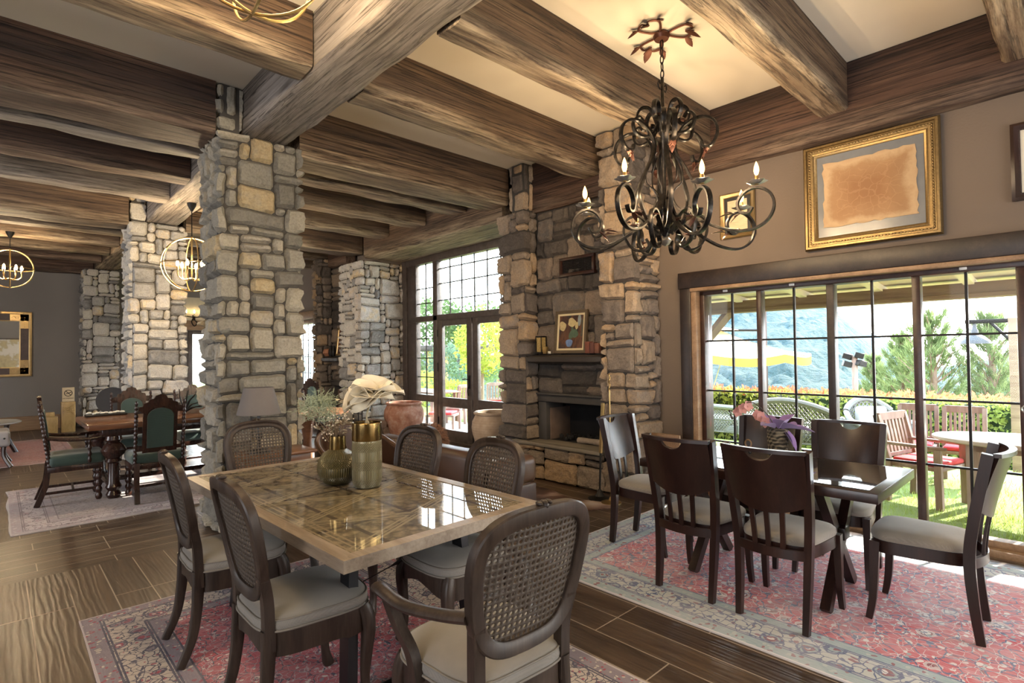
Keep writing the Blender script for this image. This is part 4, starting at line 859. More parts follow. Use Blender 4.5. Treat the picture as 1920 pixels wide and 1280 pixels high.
for k in range(5):
    zc_ = 3.55+k*.056; r = [(.013*math.cos(a), .034*math.sin(a)) for a in [2*PI*i/12 for i in range(12)]]
    chn.tube([((a, 0, zc_+b) if k % 2 else (0, a, zc_+b)) for a, b in r], .0045, 6, True)
obj('chain', chn, M_WI, ch)
rose = MB().lathe([(.005, 3.805), (.05, 3.81), (.062, 3.835), (.05, 3.859)], 20)
for k in range(3):
    a = vd+.5+k*2*PI/3
    for s in (-1, 1):
        p = [(r*math.cos(a+s*b), r*math.sin(a+s*b), 3.845) for r, b in ((.04, .1), (.1, .5), (.19, .45), (.22, .12), (.17, .02))]
        rose.tube(cr(p, 5), [.009]*14+[.006]*7, 6); acanthus(rose, p[2], (math.cos(a+s*.9), math.sin(a+s*.9), -.1), (0, 0, 1), .085, .024)
    acanthus(rose, (.17*math.cos(a), .17*math.sin(a), 3.84), (math.cos(a), math.sin(a), -.08), (0, 0, 1), .11, .03)
obj('ceiling_rose', rose, M_COPP, ch)
def pol(r, a, z): return (r*math.cos(a), r*math.sin(a), z)
obj('bottom_cap', MB().lathe([(.004, 2.27), (.03, 2.285), (.045, 2.31), (.03, 2.33), (.012, 2.34)], 16), M_PEWT, ch)
FL = [(.016, .007), (0, .01), (-.016, .007), (-.016, -.007), (0, -.01), (.016, -.007)]
for k in range(8):
    a = vd+PI/8+k*PI/4; up_ = k % 2
    dz = .03 if up_ else -.02; RR = .64 if up_ else .6
    prof = [(.05, 2.62), (.09, 2.52), (.2, 2.43), (.34, 2.345), (.47, 2.29), (.6, 2.275), (.7, 2.32), (.745, 2.41), (.72, 2.5), (.64, 2.55), (.56, 2.53), (.515, 2.465), (.535, 2.4), (.585, 2.39), (.61, 2.425)]
    s = RR/.64; arm = obj('arm', MB().tube(cr([pol(r*s, a, z+dz) for r, z in prof], 5), 1, sec=FL, ref=(-math.sin(a), math.cos(a), 0)), M_WI, ch)
    cx_, cy_, cz_ = pol(RR, a, 2.56+dz)
    obj('drip_pan', MB().grid(lambda u, v: (cx_+(.012+.05*v*(1+.18*math.cos(6*2*PI*u)))*math.cos(2*PI*u), cy_+(.012+.05*v*(1+.18*math.cos(6*2*PI*u)))*math.sin(2*PI*u), cz_+.012+.018*v*v), 36, 4, True, None, .002), M_PEWT, arm)
    obj('candle_sleeve', MB().lathe([(.013, 0), (.013, .06), (.009, .064)], 12, TR(cx_, cy_, cz_+.008)), M_CAND, arm)
    obj('bulb', MB().lathe([(.007, 0), (.014, .015), (.0175, .032), (.015, .055), (.008, .078), (.001, .094)], 14, TR(cx_, cy_, cz_+.07)), M_BULB, arm)
    lf = MB(); acanthus(lf, pol(.5*s, a, 2.4+dz), (-math.cos(a)*.9, -math.sin(a)*.9, .35), (0, 0, 1), .1, .022); acanthus(lf, pol(.535*s, a, 2.395+dz), (-math.cos(a)+.3*math.sin(a), -math.sin(a), -.3), (0, 0, 1), .08, .018); acanthus(lf, pol(.2, a, 2.43+dz), (math.cos(a), math.sin(a), .7), (0, 0, 1), .07, .016)
    obj('leaf', lf, M_COPP, arm)
    lp = lamp('candle_light', 'POINT', (CX+cx_, CY+cy_, cz_+.115), 26, (1, .72, .42), shadow_soft_size=.012); lp.parent = None
for k in range(6):
    a = vd+.2+k*PI/3
    rib = [(.06, 2.4), (.13, 2.42), (.2, 2.52), (.225, 2.65), (.17, 2.8), (.1, 2.93), (.09, 3.03), (.16, 3.13), (.27, 3.165), (.36, 3.12), (.385, 3.03), (.345, 2.95), (.29, 2.945), (.275, 2.985)]
    rb_ = obj('upper_scroll', MB().tube(cr([pol(r, a, z) for r, z in rib], 5), 1, sec=FL, ref=(-math.sin(a), math.cos(a), 0)), M_WI, ch)
    lf = MB(); acanthus(lf, pol(.345, a, 2.95), (-math.cos(a), -math.sin(a), -.4), (0, 0, 1), .1, .022); acanthus(lf, pol(.29, a, 2.95), (.4*math.cos(a), .4*math.sin(a), -1), (0, 0, 1), .08, .018); obj('leaf', lf, M_COPP, rb_)
    a += PI/6
    c1 = [(.03, 3.12), (.06, 3.22), (.1, 3.3), (.16, 3.3), (.19, 3.24), (.165, 3.18), (.12, 3.185), (.115, 3.22)]
    c2 = [(.03, 3.2), (.09, 3.1), (.17, 3.07), (.23, 3.1), (.245, 3.17), (.2, 3.21), (.165, 3.175)]
    s_ = obj('crown_scroll', MB().tube(cr([pol(r, a, z) for r, z in c1], 5), 1, sec=FL, ref=(-math.sin(a), math.cos(a), 0)), M_WI, ch)
    obj('crown_scroll', MB().tube(cr([pol(r, a+.35, z) for r, z in c2], 5), 1, sec=FL, ref=(-math.sin(a+.35), math.cos(a+.35), 0)), M_WI, ch)
    lf = MB(); acanthus(lf, pol(.1, a, 3.2), (math.cos(a), math.sin(a), .3), (0, 0, 1), .09, .024); obj('leaf', lf, M_COPP, s_)
    c3 = [(.05, 2.36), (.12, 2.44), (.2, 2.5), (.28, 2.47), (.3, 2.37), (.25, 2.27), (.17, 2.24), (.12, 2.28), (.14, 2.33)]
    s_ = obj('lower_scroll', MB().tube(cr([pol(r, a, z) for r, z in c3], 5), 1, sec=FL, ref=(-math.sin(a), math.cos(a), 0)), M_WI, ch)
    lf = MB(); acanthus(lf, pol(.25, a, 2.45), (math.cos(a+.8), math.sin(a+.8), .3), (0, 0, 1), .08, .018); obj('leaf', lf, M_COPP, s_)
    c4 = [(.03, 2.55), (.07, 2.68), (.13, 2.75), (.12, 2.88), (.05, 2.97)]
    obj('inner_bar', MB().tube(cr([pol(r, a, z) for r, z in c4], 5), .006, 6), M_WI, ch)

# ------------------------------------------------------------ brass orb lamps
M_BR = plain('antique_brass', (.45, .31, .13), .3, .9, var=.2)
M_BULB2 = emis('glowing_orb_bulb', (1, .72, .34), 16)
def orb(label, x, y, z, R, ztop, light, name='orb_pendant_lamp'):
    t = thing(name, label, 'lamp', (x, y, z))
    for k, (tx, tz) in enumerate(((0, .2), (PI/2, 0), (PI/2, PI/3), (PI/2, -PI/3))):
        M = Matrix.Rotation(tz, 4, 'Z') @ Matrix.Rotation(tx, 4, 'X') @ Matrix.Rotation(.25*k, 4, 'Y')
        obj('ring', MB().tube([M @ Vector((R*math.cos(a), R*math.sin(a), 0)) for a in [2*PI*i/48 for i in range(48)]], .007, 6, True), M_BR, t)
    obj('rod', MB().tube([(0, 0, -R*.55), (0, 0, R+.02)], .01, 8), M_BR, t)
    obj('chain', MB().tube([(0, 0, R), (0, 0, ztop-z-.06)], .006, 6), M_IRON, t)
    obj('canopy', MB().lathe([(.012, ztop-z-.1), (.05, ztop-z-.03), (.055, ztop-z)], 16), M_IRON, t)
    for k in range(6):
        a = k*PI/3; ar = obj('arm', MB().tube(cr([(0, 0, -R*.5), pol(R*.28, a, -R*.58), pol(R*.45, a, -R*.45), pol(R*.47, a, -R*.25)], 4), .007, 6), M_BR, t)
        obj('candle_sleeve', MB().lathe([(.011, 0), (.011, .05)], 10, TR(*pol(R*.47, a, -R*.25))), M_CAND, ar)
        obj('bulb', MB().lathe([(.008, 0), (.018, .02), (.02, .04), (.012, .065), (.001, .08)], 12, TR(*pol(R*.47, a, -R*.25+.05))), M_BULB2, ar)
    lamp('orb_light', 'POINT', (x, y, z+.02), light, (1, .75, .45), shadow_soft_size=.05)
    return t
orb('brass orb cage lamp with lit bulbs at the left edge, before the far grey wall', .16, 11.4, 2.9, .29, 3.47, 70)
orb('brass orb cage lamp with lit bulbs, partly behind the near stone pillar', 1.82, 7.85, 2.68, .34, 3.464, 80)
orb('brass ring of an orb lamp cut by the top edge of the photo', .8, 2.45, 3.28, .3, Z, 90)

# ------------------------------------------------------------ pictures and frames
M_GOLD = plain('carved_gilt_wood', (.22, .15, .065), .36, .8, var=.5, sc_=70)
M_GOLD2 = plain('smooth_gilt', (.31, .215, .1), .3, .8, var=.2)
def frame_moulding(mb, w, h, prof, M=None):
    """mitred picture frame in local XZ, facing -Y; prof (inset, depth) from the outer back edge"""
    n = len(prof); vs = []
    for sx, sz in ((-1, -1), (1, -1), (1, 1), (-1, 1)):
        for i, d in prof: vs.append((sx*(w/2-i), -d, sz*(h/2-i)))
    fs = [(c*n+k, c*n+k+1, ((c+1) % 4)*n+k+1, ((c+1) % 4)*n+k) for c in range(4) for k in range(n-1)]
    return mb.add(vs, fs, False, M)
RW = -PI/2   # pictures on the window wall: local -Y must look to -X
def picture(name, label, cat, x, y, z, w, h, prof, fm, parts, rz=RW, group=None, carve=None, tilt=None):
    t = thing(name, label, cat, (x, y, z), rz, group)
    if tilt: t.rotation_euler = (tilt, 0, rz)
    fr = frame_moulding(MB(), w, h, prof)
    if carve:
        r = random.Random(9); i0, d0, cr_ = carve
        for s in (-1, 1):
            L = w-2*i0; n = int(L/cr_/2.0)
            for k in range(n): fr.ball((-L/2+L*(k+.5)/n, -d0, s*(h/2-i0)), (cr_*1.1, cr_*.7, cr_*.8), 6, 4)
            L = h-2*i0; n = int(L/cr_/2.0)
            for k in range(n): fr.ball((s*(w/2-i0), -d0, -L/2+L*(k+.5)/n), (cr_*.8, cr_*.7, cr_*1.1), 6, 4)
    obj('frame', fr, fm, t)
    for nm, mb, m in parts: obj(nm, mb, m, t)
    return t
# big gilt frame with old cloth document
t = NT('old_parchment'); co = t.coord(); s = t.n('SeparateXYZ', {0: co})
nz = t.noise(co, 6, 5, .7); wq = t.n('VectorMath', {0: co, 1: t.n('VectorMath', {0: t.n('TexNoise', {'Vector': co, 'Scale': 9.0}).outputs[1], 'Scale': .12}, operation='SCALE').outputs[0]}, operation='ADD').outputs[0]; w1 = t.n('TexVoronoi', {'Vector': wq, 'Scale': 13.0}, feature='DISTANCE_TO_EDGE').outputs[0]
edge = t.math('MAXIMUM', t.math('MULTIPLY', t.math('ABSOLUTE', s.outputs[0]), 1/.29), t.math('MULTIPLY', t.math('ABSOLUTE', s.outputs[2]), 1/.24))
c = t.ramp(t.math('ADD', t.math('MULTIPLY', edge, .55), t.math('MULTIPLY', nz, .4)), [(.35, (.27, .14, .065)), (.66, (.34, .2, .1)), (.78, (.48, .34, .2)), (.95, (.4, .26, .15))])
c = t.mix(t.math('MULTIPLY', t.math('LESS_THAN', w1, .035), t.math('MULTIPLY', t.math('LESS_THAN', edge, .8), .16)), c, (.56, .36, .2))
M_PARCH = t.bsdf(c, .8, 0, t.n('TexWave', {'Vector': co, 'Scale': 60.0, 'Distortion': 2.0}, bands_direction='X').outputs[1], .3, .002, Coat_Weight=.15)
rg = random.Random(8); pm = MB(); op = []
for (xa, za), (xb, zb) in (((-.33, -.27), (.33, -.27)), ((.33, -.27), (.33, .28)), ((.33, .28), (-.33, .28)), ((-.33, .28), (-.33, -.27))):
    for k in range(16): f = k/16; op.append((xa+(xb-xa)*f+rg.uniform(-.008, .008), za+(zb-za)*f+rg.uniform(-.008, .008)))
pm.prism(op, -.021, -.017, lambda a, b, d: (a, d, b))
picture('framed_document', 'wide ornate gilt frame holding an old brown cloth document above the garden window', 'picture', 5.195, 1.215, 2.805, .96, .9, [(0, 0), (0, .035), (.012, .05), (.028, .05), (.034, .036), (.07, .036), (.082, .028), (.086, .03), (.1, .022), (.105, .014)], M_GOLD, [('backing_board', MB().box(-.38, .38, -.015, -.002, -.35, .35), plain('blue_grey_mat', (.17, .18, .195), .25)), ('document', pm, M_PARCH)], carve=(.05, .036, .011))
tm = NT('faded_print'); co = tm.coord(); M_PRINT = tm.bsdf(tm.ramp(tm.noise(tm.n('Mapping', {0: co, 3: (4, 4, 40)}).outputs[0], 3, 4, .7), [(.4, (.62, .5, .32)), (.62, (.5, .4, .26)), (.75, (.36, .28, .18))]), .6)
picture('framed_print', 'small gilt framed print with black mat on the wall left of the big gilt frame', 'picture', 5.195, 2.3, 2.8, .34, .44, [(0, 0), (0, .022), (.01, .03), (.03, .024), (.045, .012)], M_GOLD2, [('black_mat', MB().box(-.13, .13, -.01, -.002, -.18, .18), plain('black_mat', (.01, .01, .01), .5)), ('print', MB().box(-.095, .095, -.013, -.0105, -.145, .145), M_PRINT)])
picture('framed_print', 'dark framed print with a cream mat cut by the right edge of the photo', 'picture', 5.195, .08, 2.785, .54, .54, [(0, 0), (0, .025), (.02, .035), (.04, .025), (.052, .014)], M_DCH, [('cream_mat', MB().box(-.22, .22, -.01, -.002, -.22, .22), plain('cream_mat', (.66, .62, .52), .6)), ('print', MB().box(-.15, .15, -.013, -.0105, -.15, .15), M_PRINT)], carve=(.045, .02, .006))
# still life on the mantel: generic bunch of blooms in a blue jug
def blob(mb, cx, cz, rx, rz_, y, n=18, seed=0, wob=.15):
    pts = [(cx+rx*math.cos(a)*(1+wob*math.sin(3*a+seed)), cz+rz_*math.sin(a)*(1+wob*math.cos(2*a+seed))) for a in [2*PI*i/n for i in range(n)]]
    return mb.prism(pts, y, y-.0012, lambda a, b, d: (a, d, b))
t = NT('dark_painted_ground'); co = t.coord(); M_PG = t.bsdf(t.ramp(t.noise(t.n('Mapping', {0: co, 3: (1, 1, .6)}).outputs[0], 9, 3, .6, 1.0), [(.36, (.012, .012, .016)), (.48, (.06, .022, .014)), (.58, (.12, .045, .02)), (.68, (.035, .05, .04)), (.8, (.16, .1, .05))]), .5)
pb, pg, pc, pw = MB(), MB(), MB(), MB()
blob(pb, -.02, -.13, .05, .05, -.014); blob(pc, -.13, .07, .05, .06, -.014, seed=1); blob(pc, .01, .11, .06, .05, -.015, seed=2); blob(pc, .085, .07, .022, .04, -.014, seed=4); blob(pg, .02, 0, .018, .08, -.0135, seed=1); blob(pg, .06, -.02, .05, .045, -.0138, seed=3); blob(pg, -.005, -.05, .022, .06, -.0139, seed=5)
blob(pw, .12, .13, .025, .07, -.0136, seed=6, wob=.05)
picture('framed_painting', 'leaning framed still life of cream blooms in a blue jug on the mantel shelf', 'picture', 4.87, 4.135, 1.735, .48, .5, [(0, 0), (0, .03), (.012, .034), (.035, .026), (.036, .02)], wood('brown_frame', [(.3, (.05, .035, .02)), (.7, (.12, .085, .05))]), [('cream_liner', frame_moulding(MB(), .408, .428, [(0, .0), (0, .022), (.022, .018), (.022, .01)]), plain('cream_liner', (.62, .52, .32), .5)), ('canvas', MB().box(-.183, .183, -.0125, -.002, -.193, .193), M_PG), ('painted_jug', pb, plain('paint_blue', (.12, .2, .4), .5, var=.5, sc_=30)), ('painted_blooms', pc, plain('paint_cream', (.5, .4, .2), .5, var=.4, sc_=30)), ('painted_leaves', pg, plain('paint_green', (.06, .11, .07), .5, var=.5, sc_=30)), ('painted_drape', pw, plain('paint_pale_grey', (.22, .26, .27), .5, var=.3, sc_=20))], tilt=-.1)
picture('framed_painting', 'gilt framed painting leaning on the far mantel shelf, half hidden by the pillar', 'picture', 4.88, 9.93, 1.76, .36, .54, [(0, 0), (0, .03), (.03, .03), (.045, .015)], M_GOLD2, [('canvas', MB().box(-.14, .14, -.012, -.002, -.23, .23), M_PG)], tilt=-.1)
# mirror on the far wall and a map opposite it
M_MIRR = NT('mirror_silver').bsdf((.8, .8, .8), .02, 1)
mr = thing('wall_mirror', 'mirror in a brass and dark patchwork frame on the far grey wall', 'mirror', (.06, 15.5, 1.82))
w_, h_ = 1.02, 1.36
obj('frame', frame_moulding(MB(), w_, h_, [(0, 0), (0, .05), (.03, .055), (.05, .045), (.05, .0)]), M_GOLD2, mr)
obj('leather_border', frame_moulding(MB(), w_-.1, h_-.1, [(0, .0), (0, .04), (.14, .04), (.14, 0)]), plain('dark_brown_panel', (.06, .035, .03), .5, var=.4), mr)
for sx in (-1, 1):
    for sz in (-1, 1):
        c0 = MB().rbox(-.15, .15, -.048, -.03, -.07, .07, .004, 1, TR(sx*.31, 0, sz*.56)).rbox(-.07, .07, -.048, -.03, -.15, .15, .004, 1, TR(sx*.39, 0, sz*.48))
        for k in range(5): c0.ball((sx*(.2+k*.05), -.05, sz*.56), .009, 6, 4).ball((sx*.39, -.05, sz*(.36+k*.05)), .009, 6, 4)
        obj('brass_corner', c0, M_GOLD2, mr)
obj('inner_lip', frame_moulding(MB(), w_-.36, h_-.36, [(0, .0), (0, .05), (.02, .045), (.02, 0)]), M_GOLD2, mr)
obj('mirror_glass', MB().box(-.32, .32, -.02, -.012, -.49, .49), M_MIRR, mr)
t = NT('map_print'); co = t.coord(); f = t.noise(co, 1.7, 6, .62); M_MAP = t.bsdf(t.ramp(f, [(.47, (.6, .57, .5)), (.5, (.4, .34, .2)), (.58, (.5, .42, .24)), (.66, (.36, .3, .17))]), .6)
picture('wall_map', 'large pale wall map seen only in the far mirror', 'picture', .1, -3.99, 1.7, 2.9, 1.6, [(0, 0), (0, .03), (.05, .03), (.05, .01)], M_DCH, [('map_sheet', MB().box(-1.4, 1.4, -.012, -.002, -.75, .75), M_MAP)], rz=PI)

# ------------------------------------------------------------ mantel shelf things
MZ = 1.486
o = thing('candle_lantern', 'amber glass lantern with a dark frame at the left end of the near mantel', 'lantern', (4.82, 4.58, MZ))
obj('frame', MB().rbox(-.06, .06, -.06, .06, 0, .02, .004).rbox(-.05, .05, -.05, .05, .2, .215, .004).box(-.05, -.042, -.05, -.042, .02, .2).box(.042, .05, -.05, -.042, .02, .2).box(-.05, -.042, .042, .05, .02, .2).box(.042, .05, .042, .05, .02, .2), M_IRON, o)
obj('glass', MB().box(-.038, .038, -.038, .038, .022, .198), plain('amber_mercury_glass', (.5, .36, .14), .25, .4, var=.6, sc_=60), o)
for k, (y, s, h, lb) in enumerate(((4.45, .024, .085, 'small gold tealight holder left of the leaning still life'), (4.39, .014, .03, 'tiny pale votive at the foot of the leaning still life'))):
    tag(obj('tealight_holder', MB().rbox(-s, s, -s, s, 0, h, .004), M_BR if k == 0 else plain('pale_ceramic', (.6, .55, .45), .5), None, (4.76, y, MZ)), lb, 'candle holder', 'candle holders on the mantel')
rg = random.Random(4)
for k in range(3):
    mk = plain('rust_brick_%d' % k, ((.16, .05, .03), (.11, .04, .03), (.19, .075, .045))[k], .7, var=.4)
    tag(obj('wooden_box', MB().rbox(-.035, .035, -.03, .03, 0, .13-.01*k, .005), mk, None, (4.8, 3.83-.066*k, MZ)), ['dark red box right of the leaning still life, first of three', 'dark brown box in the middle of three right of the still life', 'rust coloured box of three nearest the right pillar on the mantel'][k], 'box', 'boxes on the mantel')
for k in range(3):
    tag(obj('jar', MB().lathe([(.03, 0), (.045, .05), (.04, .12), (.02, .16), (.025, .2)] if k else [(.05, 0), (.1, .06), (.08, .13), (.03, .15)], 16), plain('terracotta_jar', (.3, .13, .07), .7) if k == 0 else M_IRON, None, (4.82, 10.42-.13*k+.02, MZ)), ['squat terracotta jar on the far mantel shelf', 'black bottle on the far mantel, left one', 'black bottle on the far mantel, right one beside the gilt frame'][k], 'jar', 'jars on the far mantel')
# brass fire tools beside the hearth
t = thing('fire_tool_stand', 'tall thin brass rod stand beside the fireplace pillar', 'stand', (4.45, 3.3, .0))
obj('base', MB().lathe([(.1, 0), (.1, .012), (.03, .03), (.012, .06)], 20), M_BR, t); obj('rod', MB().tube([(0, 0, .04), (0, 0, 1.12)], .007, 8), M_BR, t); obj('twisted_top', MB().tube([(.006*math.cos(i), .006*math.sin(i), 1.1+i*.012) for i in range(16)], .007, 6), M_BR, t)
t = thing('fire_tool_stand', 'black based stand with a brass tube handle next to the thin brass rod', 'stand', (4.5, 3.48, 0))
obj('base', MB().lathe([(.12, 0), (.12, .01), (.05, .03), (.012, .1)], 20), M_IRON, t); obj('rod', MB().tube([(0, 0, .05), (0, -.02, .5)], .01, 8), M_IRON, t); obj('brass_tube', MB().tube([(0, -.02, .47), (.0, -.06, .98)], .02, 10), M_BR, t)
# light wood chair in the corner by the window
lc = thing('wooden_stool', 'light brown wooden stool in the corner between the stone pillar and the window', 'stool', (4.95, 2.98, 0))
obj('back_board', MB().rbox(-.16, .16, -.015, .015, .5, .66, .006, 2, TR(0, .0, 0, PI/2)), M_TANWOOD, lc); obj('seat', MB().rbox(-.15, .15, -.15, .15, .38, .41, .006), M_TANWOOD, lc)
for sx in (-1, 1):
    for sy in (-1, 1): obj('leg', MB().tube([(sx*.11, sy*.11, .39), (sx*.14, sy*.14, 0)], 1, sec=sec(.016, .016), smooth=False), M_TANWOOD, lc)
# ------------------------------------------------------------ table lamp and side table before the near pillar
M_SIDE = wood('honey_wood', [(.3, (.08, .03, .013)), (.55, (.16, .07, .03)), (.8, (.25, .125, .055))], (2, 18, 18), .35, .15, .001)
st_ = thing('side_table', 'honey coloured side table under the lamp at the near pillar', 'table', (1.72, 4.83, 0))
obj('top', MB().rbox(-.32, .32, -.2, .2, .665, .69, .008), M_SIDE, st_); obj('apron', MB().rbox(-.28, .28, -.165, .165, .57, .665, .01), M_SIDE, st_)
for sx in (-1, 1):
    for sy in (-1, 1): obj('leg', MB().tube([(sx*.26, sy*.145, .58), (sx*.26, sy*.145, .3), (sx*.275, sy*.16, 0)], [1.2, 1, .7], sec=sec(.018, .018), ref=(1, 0, 0), smooth=False), M_SIDE, st_)
tl = thing('table_lamp', 'table lamp with a grey cone shade in front of the near stone pillar', 'lamp', (1.62, 4.83, .69))
obj('base', MB().lathe([(.09, 0), (.09, .015), (.02, .04), (.016, .1), (.03, .14), (.014, .18), (.012, .34)], 18), M_STEELK, tl)
obj('lamp_shade', MB().lathe([(.17, .325), (.171, .33), (.115, .548), (.111, .548), (.166, .33)], 40, cap=False), fabric('grey_lampshade', (.12, .105, .1), (.19, .17, .16), .9), tl)

# ------------------------------------------------------------ leather seating, jars, logs
M_LEATH = plain('brown_leather', (.065, .033, .02), .38, var=.35, sc_=6); M_LEATH2 = plain('tan_leather', (.11, .06, .036), .4, var=.25, sc_=6)
sf = thing('leather_sofa', 'brown leather sofa behind the grey table, facing the fireplace', 'sofa', (3.28, 4.38, 0), -PI/2)
def soft(x0, x1, y0, y1, z0, z1, b=.05): return MB().rbox(x0, x1, y0, y1, z0, z1, b, 4, smooth=True)
obj('base', soft(-.85, .85, -.36, .36, .08, .32, .03), M_LEATH, sf); obj('backrest', soft(-.85, .85, -.38, -.16, .3, .66, .07), M_LEATH, sf)
for s in (-1, 1): obj('armrest', soft(min(s*.85, s*.65), max(s*.85, s*.65), -.36, .38, .3, .56, .07), M_LEATH2, sf)
for s in (-1, 1): obj('seat_cushion', soft(min(0, s*.64)+.004, max(0, s*.64)-.004, -.16, .36, .31, .43, .05), M_LEATH2, sf)
for sx in (-1, 1):
    for sy in (-1, 1): obj('leg', MB().tube([(sx*.76, sy*.28, .09), (sx*.76, sy*.28, 0)], [.03, .022], 10), M_DCH, sf)
fc = thing('fur_cushion', 'shaggy reddish brown fur cushion at the end of the leather sofa', 'cushion', (3.1, 4.45, .615), .2)
rg = random.Random(12); fu = MB(); cu = MB(); cu.ball((0, 0, 0), (.17, .11, .18), 20, 12)
for i in range(1500):
    u, v = rg.uniform(0, 2*PI), math.acos(rg.uniform(-1, 1)); n = Vector((math.sin(v)*math.cos(u), math.sin(v)*math.sin(u), math.cos(v))); p = Vector((n.x*.17, n.y*.11, n.z*.18))
    d = (n+Vector((rg.gauss(0, .35), rg.gauss(0, .35), rg.gauss(-.2, .35)))).normalized(); fu.tube([p, p+d*.03, p+d*.055+Vector((0, 0, -.012))], [.004, .003, .0006], 3)
M_FUR = plain('reddish_fur', (.2, .1, .06), .8, var=.6, sc_=25); obj('pad', cu, M_FUR, fc); obj('fur', fu, M_FUR, fc)['kind'] = 'stuff'
tc_ = thing('leather_armchair', 'brown leather tub chair with piped curved sides right of the near pillar', 'armchair', (2.52, 4.82, 0), PI)
def tub(u, v):
    a = PI*(1.0-u)+0; x = -.34*math.cos(a*1.0+0)*1.0; ang = (u-.5)*2
    th = -PI/2+ang*PI*.62; r = .36; xx = r*math.sin(th+PI/2); yy = -r*math.cos(ang*PI*.5)-.02
    yy = -.36+.72*abs(ang)**2.2; zt_ = .8-.28*abs(ang)**1.6
    return (xx*(1 if abs(ang) < .8 else 1), yy, .12+(zt_-.12)*v)
obj('shell', MB().grid(tub, 30, 8, True, None, .07), M_LEATH, tc_)
obj('piping', MB().tube([Vector(tub(i/30, 1))+Vector((0, 0, .0)) for i in range(31)], .018, 8), M_LEATH2, tc_); obj('seat_cushion', soft(-.29, .29, -.26, .34, .2, .45, .06), M_LEATH2, tc_)
for sx in (-1, 1):
    for sy in (-1, 1): obj('leg', MB().tube([(sx*.25, sy*.26, .2), (sx*.25, sy*.26, 0)], [.025, .018], 10), M_DCH, tc_)
t = NT('weathered_terracotta'); co = t.coord(); f = t.noise(co, 7, 5, .7); M_TERR = t.bsdf(t.ramp(f, [(.35, (.2, .085, .05)), (.5, (.3, .14, .09)), (.62, (.36, .22, .16)), (.75, (.42, .34, .28))]), .85, 0, f, .4, .006)
t = NT('pale_clay'); co = t.coord(); f = t.noise(co, 5, 5, .6); M_CLAY = t.bsdf(t.ramp(f, [(.35, (.3, .21, .14)), (.6, (.42, .32, .23)), (.75, (.5, .4, .3))]), .85, 0, t.n('TexWave', {'Vector': co, 'Scale': 9.0, 'Distortion': 1.0}, bands_direction='Z').outputs[1], .25, .006)
def jar(label, x, y, m, s=1.0):
    j = thing('clay_jar', label, 'jar', (x, y, 0), 0, 'big clay jars by the garden door')
    obj('body', MB().lathe([(a*s, b) for a, b in ((.16, 0), (.2, .02), (.27, .18), (.33, .36), (.345, .46), (.335, .54), (.3, .61), (.285, .64))], 40, cap=False).lathe([(.2, .0), (.16, 0)], 24), m, j)
    obj('rim', MB().lathe([(a*s, b) for a, b in ((.285, .635), (.31, .645), (.315, .665), (.3, .678), (.275, .67), (.27, .6), (.3, .45))], 40, cap=False), m, j)
jar('big weathered terracotta jar left of the glazed garden door', 5.16, 8.2, M_TERR, 1.0)
jar('big pale clay jar right of the glazed garden door beside the pillar', 5.17, 5.83, M_CLAY, .98)
rg = random.Random(6); M_BARK = plain('split_firewood', (.2, .14, .1), .9, var=.5, sc_=25)
for k, (x, z) in enumerate(((4.62, .07), (4.76, .075), (4.9, .07), (4.69, .2), (4.83, .21), (4.76, .33))):
    tag(obj('firewood_log', MB().tube([(x-4.7, -.22, 0), (x-4.7, .0, .004), (x-4.7, .24, 0)], [.066, .07, .067], 9), M_BARK, None, (4.7, 8.52-.02*k, z)), 'split firewood log in the small pile behind the terracotta jar', 'log', 'firewood pile by the terracotta jar')
tool = thing('fireside_tools', 'black iron fireside tools hanging on a stand by the pale pillar', 'fireside tools', (4.52, 8.62, 0))
obj('stand', MB().lathe([(.1, 0), (.1, .015), (.012, .03), (.012, .78)], 12).tube([(-.1, 0, .74), (.1, 0, .74)], .008, 6), M_IRON, tool)
for s in (-1, 1): obj('poker', MB().tube([(s*.08, .02, .76), (s*.085, .03, .15)], .009, 6), M_IRON, tool)

